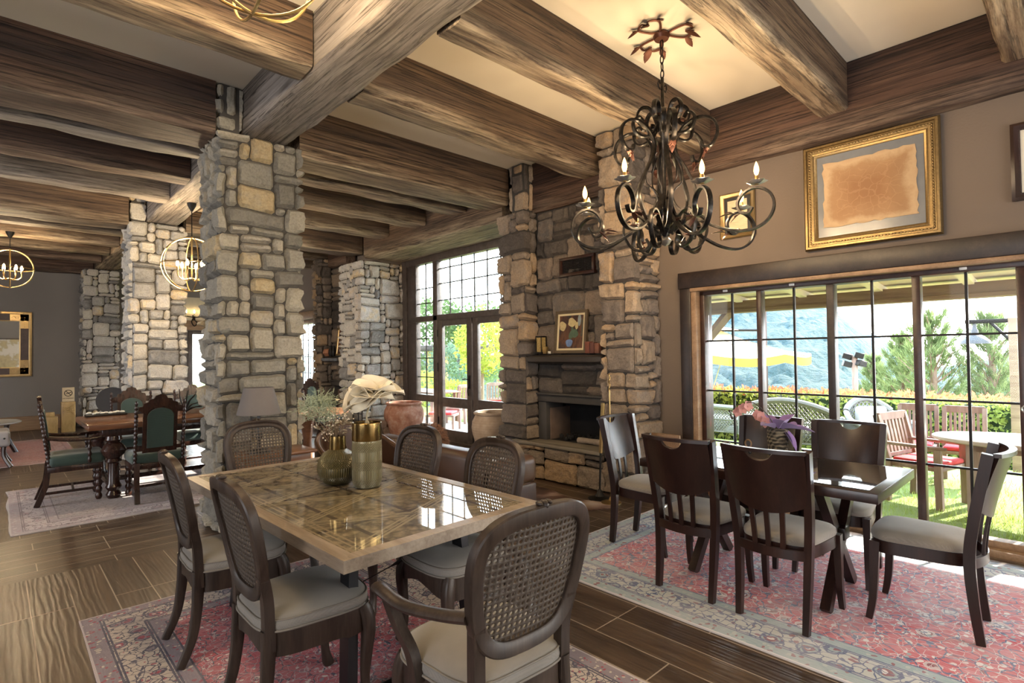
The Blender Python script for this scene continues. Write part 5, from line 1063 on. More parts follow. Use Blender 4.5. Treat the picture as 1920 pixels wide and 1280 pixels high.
# ------------------------------------------------------------ carved green velvet dining set
M_CARV = wood('carved_mahogany', [(.3, (.008, .003, .002)), (.55, (.026, .01, .007)), (.8, (.062, .026, .016))], (2, 18, 18), .25, .1, .001, axis='Z')
def turned(mb, x, y, z0, z1, r, n, M=None):
    pr = [(r*.6, z0)]
    for i in range(n):
        a, b = z0+(z1-z0)*i/n, z0+(z1-z0)*(i+1)/n; pr += [(r*.65, a+.0005), (r, (a*.65+b*.35)), (r, (a*.35+b*.65)), (r*.65, b-.0005)]
    mb.lathe([(q, z) for q, z in pr], 10, TR(x, y, 0) if M is None else M)
    return mb
def carved_chair(label, arms=False):
    t = thing('carved_armchair' if arms else 'carved_dining_chair', label, 'chair')
    obj('seat', MB().rbox(-.25, .25, -.21, .25, .38, .5, .045, 4, smooth=True), M_GREEN, t); obj('seat_frame', MB().rbox(-.24, .24, -.22, .24, .33, .39, .008), M_CARV, t)
    for s in (-1, 1):
        l = MB(); turned(l, s*.21, .2, 0, .34, .032, 5); obj('leg', l, M_CARV, t)
        obj('leg', MB().tube([(s*.2, -.21, .4), (s*.205, -.23, .2), (s*.21, -.3, 0)], 1, sec=sec(.022, .024), ref=(1, 0, 0), smooth=False), M_CARV, t)
        pm_ = MB(); turned(pm_, 0, 0, 0, .62, .019, 14, TR(s*.215, -.2, .38, rx=.13)); pm_.ball((s*.215, -.283, 1.02), (.016, .016, .03), 8, 6); obj('back_post', pm_, M_CARV, t)
    def yb(z): return -.195-.13*(z-.4)
    def arch(hw, z0, z1, n=16): return [(-hw, z0), (hw, z0)]+[(hw*math.cos(PI*i/n), z1-.09+.09*math.sin(PI*i/n)) for i in range(n+1)]
    fn = lambda a, b, d: (a, yb(b)+d, b)
    obj('back_frame', MB().prism(arch(.155, .5, 1.0), -.014, .014, fn), M_CARV, t); obj('back_upholstery', MB().prism(arch(.118, .55, .965), -.026, .026, fn, True), M_GREEN, t)
    sc_ = [(-.17, .93), (-.2, .95), (-.19, .985), (-.16, .985), (-.15, 1.02), (-.11, 1.03), (-.1, 1.06), (-.06, 1.065), (-.045, 1.095), (0, 1.11), (.045, 1.095), (.06, 1.065), (.1, 1.06), (.11, 1.03), (.15, 1.02), (.16, .985), (.19, .985), (.2, .95), (.17, .93)]+[(.12*math.cos(PI*i/12), .9+.08*math.sin(PI*i/12)) for i in range(13)]
    obj('carved_crest', MB().prism(sc_, -.018, .018, fn), M_CARV, t)
    obj('back_rail', MB().box(-.21, .21, yb(.54)-.01, yb(.54)+.01, .52, .56).box(-.21, -.15, yb(.93)-.008, yb(.93)+.008, .915, .945).box(.15, .21, yb(.93)-.008, yb(.93)+.008, .915, .945), M_CARV, t)
    obj('stretcher', MB().box(-.205, -.185, -.24, .2, .11, .135).box(.185, .205, -.24, .2, .11, .135).box(-.19, .19, -.02, .0, .11, .135), M_CARV, t)
    if arms:
        for s in (-1, 1):
            obj('armrest', MB().tube(cr([(s*.22, -.22, .68), (s*.25, -.05, .655), (s*.265, .12, .65), (s*.26, .22, .66)], 5), .018, 8), M_CARV, t)
            sp = MB(); turned(sp, s*.25, .12, .4, .65, .018, 4); obj('arm_support', sp, M_CARV, t)
    return t
GV = 'green velvet carved chairs'
cc = carved_chair('carved dark chair with green velvet back, seen from behind at the heavy table'); cc.location = (1.27, 7.0, .01); cc['group'] = GV
dup(cc, (1.31, 8.42, .01), PI, 'green velvet carved chair across the heavy table, left one', GV)
dup(cc, (2.02, 8.42, .01), PI, 'green velvet carved chair across the heavy table, cut by the near pillar', GV)
dup(cc, (2.06, 7.0, .01), 0, 'green velvet carved chair at the heavy table, hidden behind the near pillar', GV)
ca = carved_chair('dark carved armchair with arms at the left end of the heavy table', True); ca.location = (.62, 7.5, .01); ca.rotation_euler = (0, 0, -PI/2-.05); ca['group'] = GV
ht = thing('dining_table', 'heavy carved dark wood table with a thick brown top behind the near pillar', 'table', (1.53, 7.72, .0))
obj('tabletop', MB().rbox(-.83, .83, -.6, .6, .745, .81, .012), wood('brown_tabletop', [(.3, (.07, .025, .012)), (.55, (.14, .058, .028)), (.8, (.23, .11, .055))], (1.5, 14, 14), .22, .1, .001), ht)
obj('apron', MB().rbox(-.7, .7, -.48, .48, .66, .745, .01), M_CARV, ht)
for sx in (-1, 1):
    for sy in (-1, 1):
        l = MB().lathe([(.05, .01), (.07, .05), (.05, .09), (.075, .13), (.055, .17), (.05, .38), (.075, .4), (.06, .43), (.1, .48), (.115, .52), (.09, .57), (.06, .6), (.08, .63), (.07, .67)], 16, TR(sx*.6, sy*.5, 0)); obj('leg', l, M_CARV, ht)
obj('stretcher', MB().rbox(-.6, .6, -.03, .03, .1, .15, .01).rbox(-.63, -.57, -.5, .5, .1, .15, .01).rbox(.57, .63, -.5, .5, .1, .15, .01), M_CARV, ht)
tag(obj('branch_sculpture', (lambda m_: [m_.tube(cr([(0, 0, .012), (a*.1, .02*math.sin(a*9), .1+.04*math.sin(a*5)), (a*.24, .05*math.cos(a*7), .17+.09*math.sin(a*4+1)), (a*.36, .08*math.sin(a*3), .15+.16*abs(math.sin(a*6)))], 5), [.012]*6+[.008]*6+[.005]*4, 6) for a in (-1, -.75, -.5, -.2, .15, .4, .65, .9, 1)] and m_)(MB()), M_IRON, None, (1.72, 7.75, .81)), 'black twisted branch centrepiece on the heavy brown table', 'ornament')
ty = thing('serving_tray', 'dark tray of pale stones on the heavy table', 'tray', (.98, 8.2, .81))
obj('tray', MB().rbox(-.2, .2, -.1, .1, 0, .02, .006), M_IRON, ty)
rg = random.Random(2); M_PEB = plain('pale_stone', (.6, .57, .5), .6)
for k in range(9): tag(obj('pebble', MB().ball((0, 0, 0), (rg.uniform(.02, .032), .022, .014), 10, 7), M_PEB, None, (.82+.04*k, 8.2+rg.uniform(-.06, .06), .843)), 'smooth pale stone lying on the dark tray', 'stone', 'pale stones on the tray')
rt = thing('round_stool', 'dark round backed stool in front of the far pale pillar', 'stool', (1.42, 11.2, 0))
obj('round_back', MB().lathe([(.22, -.02), (.22, .02)], 28, TR(0, 0, .8, rx=PI/2)), plain('dark_grey_vinyl', (.05, .047, .047), .5), rt); obj('seat', MB().lathe([(.2, .44), (.22, .46), (.22, .5), (.19, .52)], 24, TR(0, -.1, 0)), plain('dark_grey_seat', (.05, .047, .047), .5), rt); obj('post', MB().tube([(0, 0, .6), (0, -.02, .45)], .02, 8).lathe([(.18, 0), (.18, .02), (.025, .05), (.02, .45)], 16, TR(0, -.1, 0)), M_IRON, rt)
# second carved set glimpsed near the far fireplace
dup(cc, (4.12, 9.1, 0), PI+.5, 'green backed carved chair standing alone near the far fireplace', GV)
ft = thing('dining_table', 'round brown table glimpsed right of the near pillar', 'table', (2.97, 7.05, 0))
obj('tabletop', MB().lathe([(.5, .74), (.52, .75), (.52, .775), (.5, .78)], 40), M_SIDE, ft); obj('pedestal', MB().lathe([(.28, 0), (.28, .03), (.07, .07), (.05, .4), (.08, .6), (.12, .74)], 20), M_SIDE, ft)
# gold boxes and sign by the far wall
M_GW = wood('gilded_wood', [(.3, (.2, .12, .04)), (.6, (.4, .27, .11)), (.85, (.6, .45, .22))], (3, 10, 10), .4, .4, .004, axis='Z')
gb_ = MB(); gb_.rbox(-.115, .115, -.1, .1, 0, .62, .012)
for k in range(8): a = k*PI/4; gb_.tube(cr([(-.09, -.103, .38+.02*k), (0, -.112, .46+.05*math.sin(k*2.1)), (.09, -.103, .36+.03*k)], 4), .008, 6)
obj_ = tag(obj('gilded_block', gb_, M_GW, None, (1.1, 14.5, 0)), 'tall gilded wooden block with carved diamonds beside the far pillar', 'ornament')
tag(obj('gilded_block', MB().rbox(-.1, .1, -.09, .09, 0, .34, .01), M_GW, None, (.83, 14.4, 0)), 'lower gilded wooden cube left of the tall gilded block', 'ornament')
tag(obj('gilded_block', MB().rbox(-.07, .07, -.07, .07, 0, .09, .008), M_GW, None, (.81, 14.4, .341)), 'small pale gilded cube stacked on the lower one', 'ornament')
sg = thing('no_smoking_sign', 'pale wooden no smoking sign standing on the tall gilded block', 'sign', (1.1, 14.46, .622))
obj('plaque', MB().rbox(-.1, .1, -.012, .012, 0, .29, .006), plain('pale_plywood', (.5, .4, .26), .6), sg)
sy_ = MB().tube([(.062*math.cos(a), -.014, .175+.062*math.sin(a)) for a in [2*PI*i/28 for i in range(28)]], .006, 6, True).tube([(-.042, -.014, .22), (.042, -.014, .13)], .006, 6).tube([(-.04, -.014, .16), (.045, -.014, .19)], .007, 6); obj('symbol', sy_, M_IRON, sg)
def text(body, size, m, parent, loc, rot, name='lettering'):
    cu = bpy.data.curves.new('txt', 'FONT'); cu.body = body; cu.size = size; cu.extrude = .001; cu.align_x = 'CENTER'
    o = bpy.data.objects.new('txt', cu); C.objects.link(o); dg = bpy.context.evaluated_depsgraph_get()
    me = bpy.data.meshes.new_from_object(o.evaluated_get(dg)); bpy.data.objects.remove(o); bpy.data.curves.remove(cu)
    me.materials.clear(); me.materials.append(m); r = bpy.data.objects.new(name, me); C.objects.link(r); r.parent = parent; r.location = loc; r.rotation_euler = rot; return r
text('NO SMOKING', .028, M_IRON, sg, (0, -.0135, .06), (PI/2, 0, 0))
# low table and tufted bench at the left edge
lt = thing('coffee_table', 'round dark low table by the far wall at the left edge', 'table', (-.2, 11.9, 0))
obj('top', MB().lathe([(.5, .49), (.52, .5), (.52, .515), (.5, .525)], 40), plain('grey_stone_top', (.3, .29, .28), .3), lt)
for k in range(3): a = k*2*PI/3+.1; obj('leg', MB().tube(cr([pol(.36, a, .5), pol(.34, a, .3), pol(.46, a, 0)], 4), [.035]*5+[.03]*4, 8), M_DCH, lt)
tb_ = thing('tufted_bench', 'grey leather tufted bench cut by the left edge', 'bench', (-.4, 10.62, .012))
tm_ = MB().rbox(-.56, .56, -.3, .3, .28, .5, .04, 4, smooth=True); obj('seat', tm_, plain('grey_leather', (.28, .27, .28), .35), tb_); bt = MB()
for k in range(6): bt.ball((.5-.18*k, -.302, .4), .013, 8, 5)
obj('buttons', bt, M_STEELK, tb_)
for sx in (-1, 1):
    for sy in (-1, 1): obj('leg', MB().tube(cr([(sx*.5, sy*.24, .3), (sx*.5, sy*.25, .15), (sx*.57, sy*.3, 0)], 4), .026, 8), M_DCH, tb_)
# far wall sconce
sn = thing('wall_sconce', 'black iron wall sconce with three lit candles on the far wall panel', 'sconce', (3.62, 15.43, 2.5))
obj('bracket', MB().tube(cr([(-.2, -.05, .02), (0, -.05, .0), (.2, -.05, .02)], 5), .012, 7).tube(cr([(0, 0, .0), (-.06, -.05, -.12), (0, -.05, -.22), (.06, -.05, -.15), (.02, -.05, -.08)], 5), .012, 7).rbox(-.03, .03, -.012, .02, -.1, .05, .004), M_IRON, sn)
for k in (-1, 0, 1):
    cd_ = obj('candle', MB().lathe([(.016, .02), (.016, .1)], 10, TR(k*.18, -.05, 0)), plain('ivory_candle', (.7, .62, .48), .5), sn); obj('bulb', MB().lathe([(.01, .1), (.02, .13), (.012, .17), (.001, .19)], 10, TR(k*.18, -.05, 0)), M_BULB2, cd_)
# ------------------------------------------------------------ garden
t = NT('lawn'); co = t.coord(); f = t.noise(co, 1.2, 5, .6); g = t.noise(co, 45, 4, .7)
M_LAWN = t.bsdf(t.mix(t.math('ADD', t.math('MULTIPLY', f, .5), t.math('MULTIPLY', g, .5)), (.1, .16, .025), (.3, .36, .09)), .9, 0, g, .8, .04)
def gz(x, y): return -.12-max(0, x-9.5)*.16
m = MB(); m.grid(lambda u, v: (5.45+u*11.5, -14+v*54, gz(5.45+u*11.5, 0)+.02*noise.noise(Vector((u*20, v*70, 0)))), 30, 90)
lw = struct('lawn', m, M_LAWN)
def leaf_mat(name, c1, c2, tl_=.5):
    t = NT(name); n = t.noise(t.coord(), 2.5, 4, .75); c = t.mix(n, c1, c2); d = t.n('BsdfDiffuse', {0: c}).outputs[0]; tr = t.n('BsdfTranslucent', {0: c}).outputs[0]
    t.t.links.new(t.n('MixShader', {0: tl_, 1: d, 2: tr}).outputs[0], t.out.inputs[0]); return t.m
M_GRASS = leaf_mat('grass_blades', (.14, .22, .03), (.4, .48, .12))
rg = random.Random(31); gm = MB()
for i in range(15000):
    x = 5.5+abs(rg.gauss(0, 1.6)); y = rg.uniform(-1.2, 5.2)
    a = rg.uniform(0, 2*PI); w = .004; h = rg.uniform(.03, .075); lx, ly = rg.gauss(0, .02), rg.gauss(0, .02); z = gz(x, y)-.005
    gm.add([(x-w*math.cos(a), y-w*math.sin(a), z), (x+w*math.cos(a), y+w*math.sin(a), z), (x+lx, y+ly, z+h)], [(0, 1, 2)])
tag(obj('grass', gm, M_GRASS), 'short sunlit grass right outside the big window', 'grass', kind='stuff')
struct('paving', MB().box(5.86, 7.6, 5.0, 12.0, -.13, -.03), plain('pale_paving', (.55, .52, .47), .8))
# porch outside the window
M_PORCH = wood('porch_timber', [(.3, (.12, .07, .045)), (.55, (.23, .15, .1)), (.8, (.36, .26, .18))], (1, 10, 10), .8, .4, .006, axis='Y'); M_BOARD = plain('cream_porch_boards', (.72, .62, .44), .8)
po = thing('porch_roof', 'lean to porch roof with cream boards and rafters outside the big window', 'roof', (0, 0, 0))
def slabz(x): return 2.42-.09*(x-5.46)
def slope(y0, y1, x0, x1, a, b): return MB().add([(x0, y0, slabz(x0)+b), (x1, y0, slabz(x1)+b), (x1, y1, slabz(x1)+b), (x0, y1, slabz(x0)+b), (x0, y0, slabz(x0)+a), (x1, y0, slabz(x1)+a), (x1, y1, slabz(x1)+a), (x0, y1, slabz(x0)+a)], [(0, 1, 2, 3), (4, 7, 6, 5), (0, 4, 5, 1), (2, 6, 7, 3), (1, 5, 6, 2), (0, 3, 7, 4)])
obj('boards', slope(-5, 4.6, 5.46, 7.8, .0, .05), M_BOARD, po)
obj('porch_beam', MB().rbox(7.5, 7.66, -5, 4.5, 2.06, 2.185, .01).rbox(7.48, 7.68, -5, 4.5, 2.02, 2.07, .01), M_PORCH, po)
for k in range(11):
    y = 4.1-k*.82; obj('rafter', slope(y, y+.09, 5.46, 7.75, -.075, .0), M_BOARD, po)
obj('post', MB().rbox(7.5, 7.66, 3.86, 4.02, -.2, 2.03, .01), plain('whitewashed_post', (.6, .56, .5), .8), po)
obj('brace', MB().tube([(7.58, 3.9, 1.6), (7.58, 3.5, 2.05)], 1, sec=sec(.05, .05), smooth=False), M_PORCH, po)
# hedge with red tips
def leafmass(mb, pts, rg, L, w, up=.3):
    for p in pts:
        a = rg.uniform(0, 2*PI); e = rg.uniform(-.5, 1.1); d = Vector((math.cos(a)*math.cos(e), math.sin(a)*math.cos(e), math.sin(e)+up)).normalized(); s = d.orthogonal().normalized(); s = Matrix.Rotation(rg.uniform(0, PI), 3, d) @ s
        l = L*rg.uniform(.6, 1.3); p = Vector(p); mb.add([p, p+d*l*.5+s*w, p+d*l, p+d*l*.5-s*w], [(0, 1, 2, 3)])
rg = random.Random(41); hd = MB(); rd = MB()
M_HEDGE = leaf_mat('hedge_leaf', (.1, .17, .03), (.5, .52, .16)); M_TIPS = leaf_mat('red_hedge_tip', (.5, .06, .04), (.8, .24, .12))
hz = lambda y: .42+.05*noise.noise(Vector((y*.9, 3, 0)))
pts = [(rg.uniform(13.5, 14.6), (y := rg.uniform(-7, 15)), hz(y)+rg.uniform(-.1, .04)) for _ in range(7000)]+[(13.42+rg.uniform(-.1, .1), rg.uniform(-5, 15), rg.uniform(-.95, .45)) for _ in range(12000)]
leafmass(hd, pts, rg, .12, .038)
leafmass(rd, [(rg.uniform(13.45, 14.5), (y := rg.uniform(-7, 15)), hz(y)+rg.uniform(-.02, .1)) for _ in range(2200)], rg, .12, .03, .7)
he = thing('hedge', 'long clipped hedge with red tips across the garden behind the wicker furniture', 'hedge')
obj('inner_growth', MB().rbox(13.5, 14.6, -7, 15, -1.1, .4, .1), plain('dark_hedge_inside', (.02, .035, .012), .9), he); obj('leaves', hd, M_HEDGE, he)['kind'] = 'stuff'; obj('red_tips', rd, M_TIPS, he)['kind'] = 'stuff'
# pines
M_NEED = leaf_mat('pine_needles', (.06, .1, .04), (.3, .36, .15)); M_BARKP = plain('pine_bark', (.2, .13, .09), .9, var=.4)
def pine(label, x, y, ztop, H, R, seed, dens=1.0):
    rg = random.Random(seed); g = thing('pine_tree', label, 'tree', (x, y, ztop-H), 0, 'trees beyond the hedge'); tr = MB(); nd = MB()
    tr.tube([(.05*math.sin(i), .05*math.cos(i*1.7), H*i/8) for i in range(9)], [.14*(1-i/9.5)+.02 for i in range(9)], 7)
    def tuft(p, d, L):
        for k in range(int(26*dens)):
            q = (Vector(d)+Vector((rg.gauss(0, .55), rg.gauss(0, .55), rg.gauss(.15, .5)))).normalized(); s = q.orthogonal().normalized()*.012; p2 = p+Vector((rg.gauss(0, .03), rg.gauss(0, .03), rg.gauss(0, .05))); l = L*rg.uniform(.7, 1.2)
            nd.add([p2-s, p2+s, p2+q*l], [(0, 1, 2)])
    z = H*.12
    while z < H*.97:
        f = (z/H); n = rg.randint(4, 6); a0 = rg.uniform(0, 6)
        for k in range(n):
            a = a0+k*2*PI/n+rg.uniform(-.3, .3); L = R*(1.05-f)**.75*rg.uniform(.7, 1.1); e = .15+.75*f; d = Vector((math.cos(a)*math.cos(e), math.sin(a)*math.cos(e), math.sin(e)))
            b = Vector((0, 0, z)); pts = [b+d*L*q+Vector((0, 0, .25*L*q*q)) for q in (0, .35, .7, 1)]; tr.tube(pts, [.035, .025, .016, .008], 4)
            for q in (.35, .5, .65, .8, .92, 1.05):
                if q*L < .15: continue
                pp = b+d*L*q+Vector((0, 0, .25*L*q*q)); sd = d.cross(Vector((0, 0, 1))).normalized()*rg.uniform(-.22, .22)*L
                tuft(pp+sd, d+Vector((0, 0, .8)), .21)
        z += H*rg.uniform(.055, .085)
    for k in range(6): tuft(Vector((0, 0, H*(.88+.022*k))), (0, 0, 1), .24)
    obj('trunk', tr, M_BARKP, g); obj('needles', nd, M_NEED, g)['kind'] = 'stuff'
pine('tall pine beyond the hedge, in the middle of the big window', 18, 2.88, 2.42, 5.2, 1.9, 1)
pine('pine beyond the hedge near the right edge of the big window', 18.5, 1.75, 2.35, 5.0, 1.5, 2)
pine('short bushy pine beyond the hedge left of the tallest pine', 19, 3.75, 1.7, 4.4, 1.5, 3)
pine('small sparse pine beyond the hedge right of the floodlight pole', 19.5, 4.55, 1.25, 4.0, 1.0, 4)
# mountains
def dpx(px, py):
    f, yaw, p, r = 1024.77, .7578, .0211, -.0131
    cy, sy = math.cos(yaw), math.sin(yaw); fw = Vector((sy*math.cos(p), cy*math.cos(p), math.sin(p))); ri = Vector((cy, -sy, 0)); up = Vector((-sy*math.sin(p), -cy*math.sin(p), math.cos(p)))
    c, s = math.cos(r), math.sin(r); ri, up = c*ri+s*up, -s*ri+c*up
    return fw+ri*((px-960)/f)-up*((py-640)/f)
def mountain(name, label, prof, r0, r1, zb, amp, mat, nr=46, na=240, seed=0):
    A = []
    for px, py in prof:
        d = dpx(px, py); A.append((math.atan2(d.x, d.y), d.z/math.hypot(d.x, d.y)))
    m = MB(); a0, a1 = A[0][0], A[-1][0]
    def el(a):
        for (p, q), (r, s) in zip(A, A[1:]):
            if a <= r: return q+(s-q)*(a-p)/(r-p)
        return A[-1][1]
    def fn(u, v):
        a = a0+(a1-a0)*u; r = r0+(r1-r0)*v; zt_ = 1.5+el(a)*r1; z = zb+(zt_-zb)*(v**1.25)
        q = Vector((r*math.sin(a), r*math.cos(a), seed)); fade = min(1, (1-v)*6+.25)
        z += (amp*5*noise.noise(q*.012)*math.sin(PI*v)+fade*amp*(.8*noise.noise(q*.05)+2.2*abs(noise.noise(q*.075))+1.0*abs(noise.noise(q*.17)))); return (r*math.sin(a), r*math.cos(a), z)
    m.grid(fn, na, nr); b = len(m.v)
    m.add([fn(0, 1), fn(1, 1), fn(1, 0), fn(0, 0)], []); rim = [nr*(na+1)+i for i in range(na+1)]; m.v += [(m.v[i][0], m.v[i][1], zb-10) for i in rim]; k = len(m.v)-na-1
    for i in range(na): m.f.append((rim[i], rim[i+1], k+i+1, k+i)); m.sm.append(True)
    o = obj(name, m, mat); return tag(o, label, 'mountain')
t = NT('forested_slope'); co = t.coord(); v = t.n('TexVoronoi', {'Vector': co, 'Scale': .16}).outputs[0]; n = t.noise(co, .05, 5, .65); n2 = t.noise(co, .5, 4, .7)
M_FOR = t.bsdf(t.mix(t.math('ADD', t.math('MULTIPLY', n, .6), t.math('MULTIPLY', n2, .4)), (.0025, .011, .012), (.02, .058, .04)), .95, 0, t.math('ADD', v, n2), 1.0, 4.0)
mountain('mountain', 'near forested mountain slope behind the parasol', [(1180, 560), (1330, 552), (1480, 560), (1548, 574), (1585, 600), (1620, 632), (1660, 668), (1720, 716), (1790, 742)], 60, 520, -26, 2.4, M_FOR, 150, 420)
mountain('mountain', 'distant hazy mountain ridge to the right of the near slope', [(1480, 540), (1560, 578), (1610, 612), (1680, 650), (1760, 690), (1850, 676), (1930, 650), (2300, 640)], 700, 1150, -80, 3, M_FOR, 30, 160, 5)
mountain('hillside', 'low wooded hillside beyond the pines', [(1560, 735), (1640, 728), (1760, 715), (1850, 705), (1960, 690), (2300, 680)], 60, 200, -22, 2.2, M_FOR, 30, 120, 9)
mountain('hillside', 'low wooded hill seen through the glazed door', [(560, 665), (700, 668), (800, 662), (960, 668), (1180, 640)], 50, 160, -16, 1.2, M_FOR, 30, 160, 11)
# valley haze
hv = MB().box(24, 1500, -900, 1500, -120, 420); t = NT('valley_haze')
vs_ = t.n('VolumeScatter', {0: (.3, .62, 1, 1), 'Density': .00016, 'Anisotropy': .1}); t.t.links.new(vs_.outputs[0], t.out.inputs['Volume'])
hz_ = obj('valley_haze', hv, t.m); tag(hz_, 'blue haze filling the valley in front of the mountains', 'haze', kind='stuff')
# parasol
M_SAIL = leaf_mat('cream_canvas', (.72, .62, .42), (.78, .68, .48), .4)
ps = thing('parasol', 'large cream cantilever parasol over the garden lounge', 'parasol', (12.5, 6.12, 0))
cv = MB()
def can(u, v):
    a = 2*PI*u; k = 1+.0*math.cos(8*a); r = 1.98*v; sag = .1*(abs(math.cos(4*a)))*v*v; return (r*math.cos(a), r*math.sin(a), 2.02-.62*v-.12*math.sin(PI*v)-sag*.8)
cv.grid(can, 64, 12, True, None, .012); cp = obj('canopy', cv, M_SAIL, ps)
obj('valance', MB().grid(lambda u, v: (1.98*math.cos(2*PI*u), 1.98*math.sin(2*PI*u), 1.4-.08*abs(math.cos(8*PI*u))-.17*v), 64, 2, True, None, .008), leaf_mat('yellow_valance', (.6, .38, .1), (.66, .45, .14)), ps)
obj('vent_cap', MB().grid(lambda u, v: (.5*v*math.cos(2*PI*u), .5*v*math.sin(2*PI*u), 2.09-.12*v), 32, 3, True, None, .01), M_SAIL, ps)
for k in range(8): a = k*PI/4; obj('rib', MB().tube([(0, 0, 1.9), (1.95*math.cos(a), 1.95*math.sin(a), 1.36)], .012, 5), M_TANWOOD, ps)
obj('mast', MB().tube([(.35, -1.0, -.6), (.35, -1.0, 2.48)], .045, 8), M_REDWOOD, ps); obj('boom', MB().tube([(.35, -1.0, 1.95), (0, 0, 1.98)], .03, 8).tube([(.35, -1.0, 1.25), (.1, -.3, 1.3)], .02, 6), M_IRON, ps)
for k, (a, b) in enumerate((((-1.2, -.7, 1.3), (-1.5, -.2, -.6)), ((-1.2, .4, 1.3), (-1.3, -.3, -.6)))): obj('strap', MB().tube([a, b], .008, 5), plain('yellow_strap', (.6, .5, .15), .7), ps)
# wicker lounge
M_WICK = weave_mat('grey_wicker', (.1, .095, .085), (.42, .41, .38), 2.0); M_WRIM = plain('grey_wicker_rim', (.21, .2, .185), .8, var=.3, sc_=60); M_CUSH = plain('white_cushion', (.5, .5, .48), .8)
def wicker(label, x, y, rz, W, arch, name='wicker_sofa', cat='sofa'):
    t = thing(name, label, cat, (x, y, gz(x, y)), rz, 'wicker garden furniture')
    def bk_(u, v): xx = (u-.5)*W; return (xx, -.34-.1*v+.1*(abs(u-.5)*2)**3, .22+(.48+arch*math.sin(PI*u)**.8)*v)
    lt_ = MB()
    nl = int(W/.055)
    for i in range(-8, nl+1):
        for sg_ in (1, -1):
            q = [(u, v) for u, v in ((i/nl+sg_*(j/8-(0 if sg_ > 0 else 1))*8/nl, j/8) for j in range(9)) if 0 <= u <= 1]
            if len(q) > 1: lt_.tube([bk_(u, v) for u, v in q], .011, 4)
    for j in (0, .5, 1): lt_.tube([bk_(i/24, j) for i in range(25)], .016, 5)
    obj('woven_back', lt_, M_WRIM, t); obj('back_rim', MB().tube([bk_(i/24, 1) for i in range(25)], .045, 8), M_WRIM, t)
    obj('seat', MB().rbox(-W/2, W/2, -.33, .36, .2, .36, .03), M_WICK, t); obj('seat_cushion', MB().rbox(-W/2+.06, W/2-.06, -.28, .36, .36, .47, .04, 3, smooth=True), M_CUSH, t)
    if cat == 'armchair': obj('back_cushion', MB().rbox(-W/2+.1, W/2-.1, -.33, -.22, .44, .6+arch, .05, 3, smooth=True), M_CUSH, t)
    for s in (-1, 1):
        obj('armrest', MB().tube(cr([(s*W/2, -.34, .68), (s*(W/2+.05), -.1, .58), (s*(W/2+.06), .2, .56), (s*(W/2+.03), .37, .48), (s*(W/2), .38, .3)], 5), .04, 8), M_WRIM, t)
        obj('side_panel', MB().grid(lambda u, v: (s*(W/2+.04), -.32+.66*u, .2+(.38-.06*u)*v), 6, 3, True, None, .03), M_WICK, t)
        for q in (-1, 1): obj('leg', MB().tube([(s*(W/2-.05), q*.3, .22), (s*(W/2-.04), q*.32, 0)], .025, 7), M_WRIM, t)
    return t
wicker('grey wicker sofa with an arched back behind the orchid, seen from behind', 9.0, 3.22, -PI/2+.1, 1.2, .16)
wicker('grey wicker sofa with a straight back at the left side of the window', 10.6, 5.25, -PI/2-.1, 1.3, .02)
wicker('round backed grey wicker armchair with white cushions by the hedge', 9.15, 2.06, PI/2+.7, .62, .17, 'wicker_armchair', 'armchair')
# teak table and chairs
M_TEAK = wood('weathered_teak', [(.3, (.16, .1, .08)), (.55, (.27, .18, .15)), (.8, (.4, .3, .26))], (2, 14, 14), .7, .2, .003, axis='Z'); M_REDC = plain('red_seat_cushion', (.6, .04, .05), .8)
M_PALE = plain('sunbleached_teak_top', (.5, .42, .38), .5)
tt = thing('garden_table', 'oval teak garden table outside the right end of the window', 'table', (7.02, .24, gz(7, 0)))
obj('tabletop', MB().lathe([(.98, .7), (1.0, .71), (1.0, .735), (.98, .745)], 48, Matrix.Diagonal((.5, .9, 1, 1))), M_PALE, tt)
for sx in (-1, 1):
    for sy in (-1, 1): obj('leg', MB().tube([(sx*.28, sy*.55, .7), (sx*.28, sy*.55, 0)], 1, sec=sec(.035, .035), smooth=False), M_TEAK, tt)
obj('apron', MB().rbox(-.3, .3, -.58, .58, .63, .7, .005), M_TEAK, tt)
def teak_chair(label, x, y, rz, arms=True, hb=.9, w=.27):
    t = thing('teak_armchair' if arms else 'folding_teak_chair', label, 'chair', (x, y, gz(x, y)), rz, 'teak garden chairs')
    for s in (-1, 1):
        obj('leg', MB().tube([(s*w, .23, .6 if arms else .42), (s*w, .24, 0)], 1, sec=sec(.022, .03), ref=(1, 0, 0), smooth=False), M_TEAK, t)
        obj('leg', MB().tube([(s*w, -.33, hb), (s*w, -.22, .42), (s*w, -.24, 0)], 1, sec=sec(.022, .03), ref=(1, 0, 0), smooth=False), M_TEAK, t)
        if arms: obj('armrest', MB().rbox(s*w-.03, s*w+.03, -.27, .3, .6, .63, .008), M_TEAK, t)
    obj('seat', MB().rbox(-w, w, -.22, .25, .38, .42, .006), M_TEAK, t); obj('seat_cushion', MB().rbox(-w+.03, w-.03, -.2, .25, .42, .47, .02, 3), M_REDC, t)
    obj('top_rail', MB().box(-w, w, -.335, -.3, hb-.06, hb+.02).box(-w, w, -.26, -.23, .46, .5), M_TEAK, t)
    for k in range(7): obj('slat', MB().tube([(-w+.06+k*(2*w-.12)/6, -.245, .48), (-w+.06+k*(2*w-.12)/6, -.315, hb-.04)], 1, sec=sec(.068*w, .008), ref=(1, 0, 0), smooth=False), M_TEAK, t)
    return t
teak_chair('teak armchair with red cushion before the oval garden table, backrest toward the window', 7.12, 1.22, PI-.25)
teak_chair('folding teak chair behind the oval garden table, left one', 8.3, 1.5, PI/2+.12, False, .88, .19)
teak_chair('folding teak chair behind the oval garden table, right one', 8.3, 1.06, PI/2+.05, False, .88, .19)
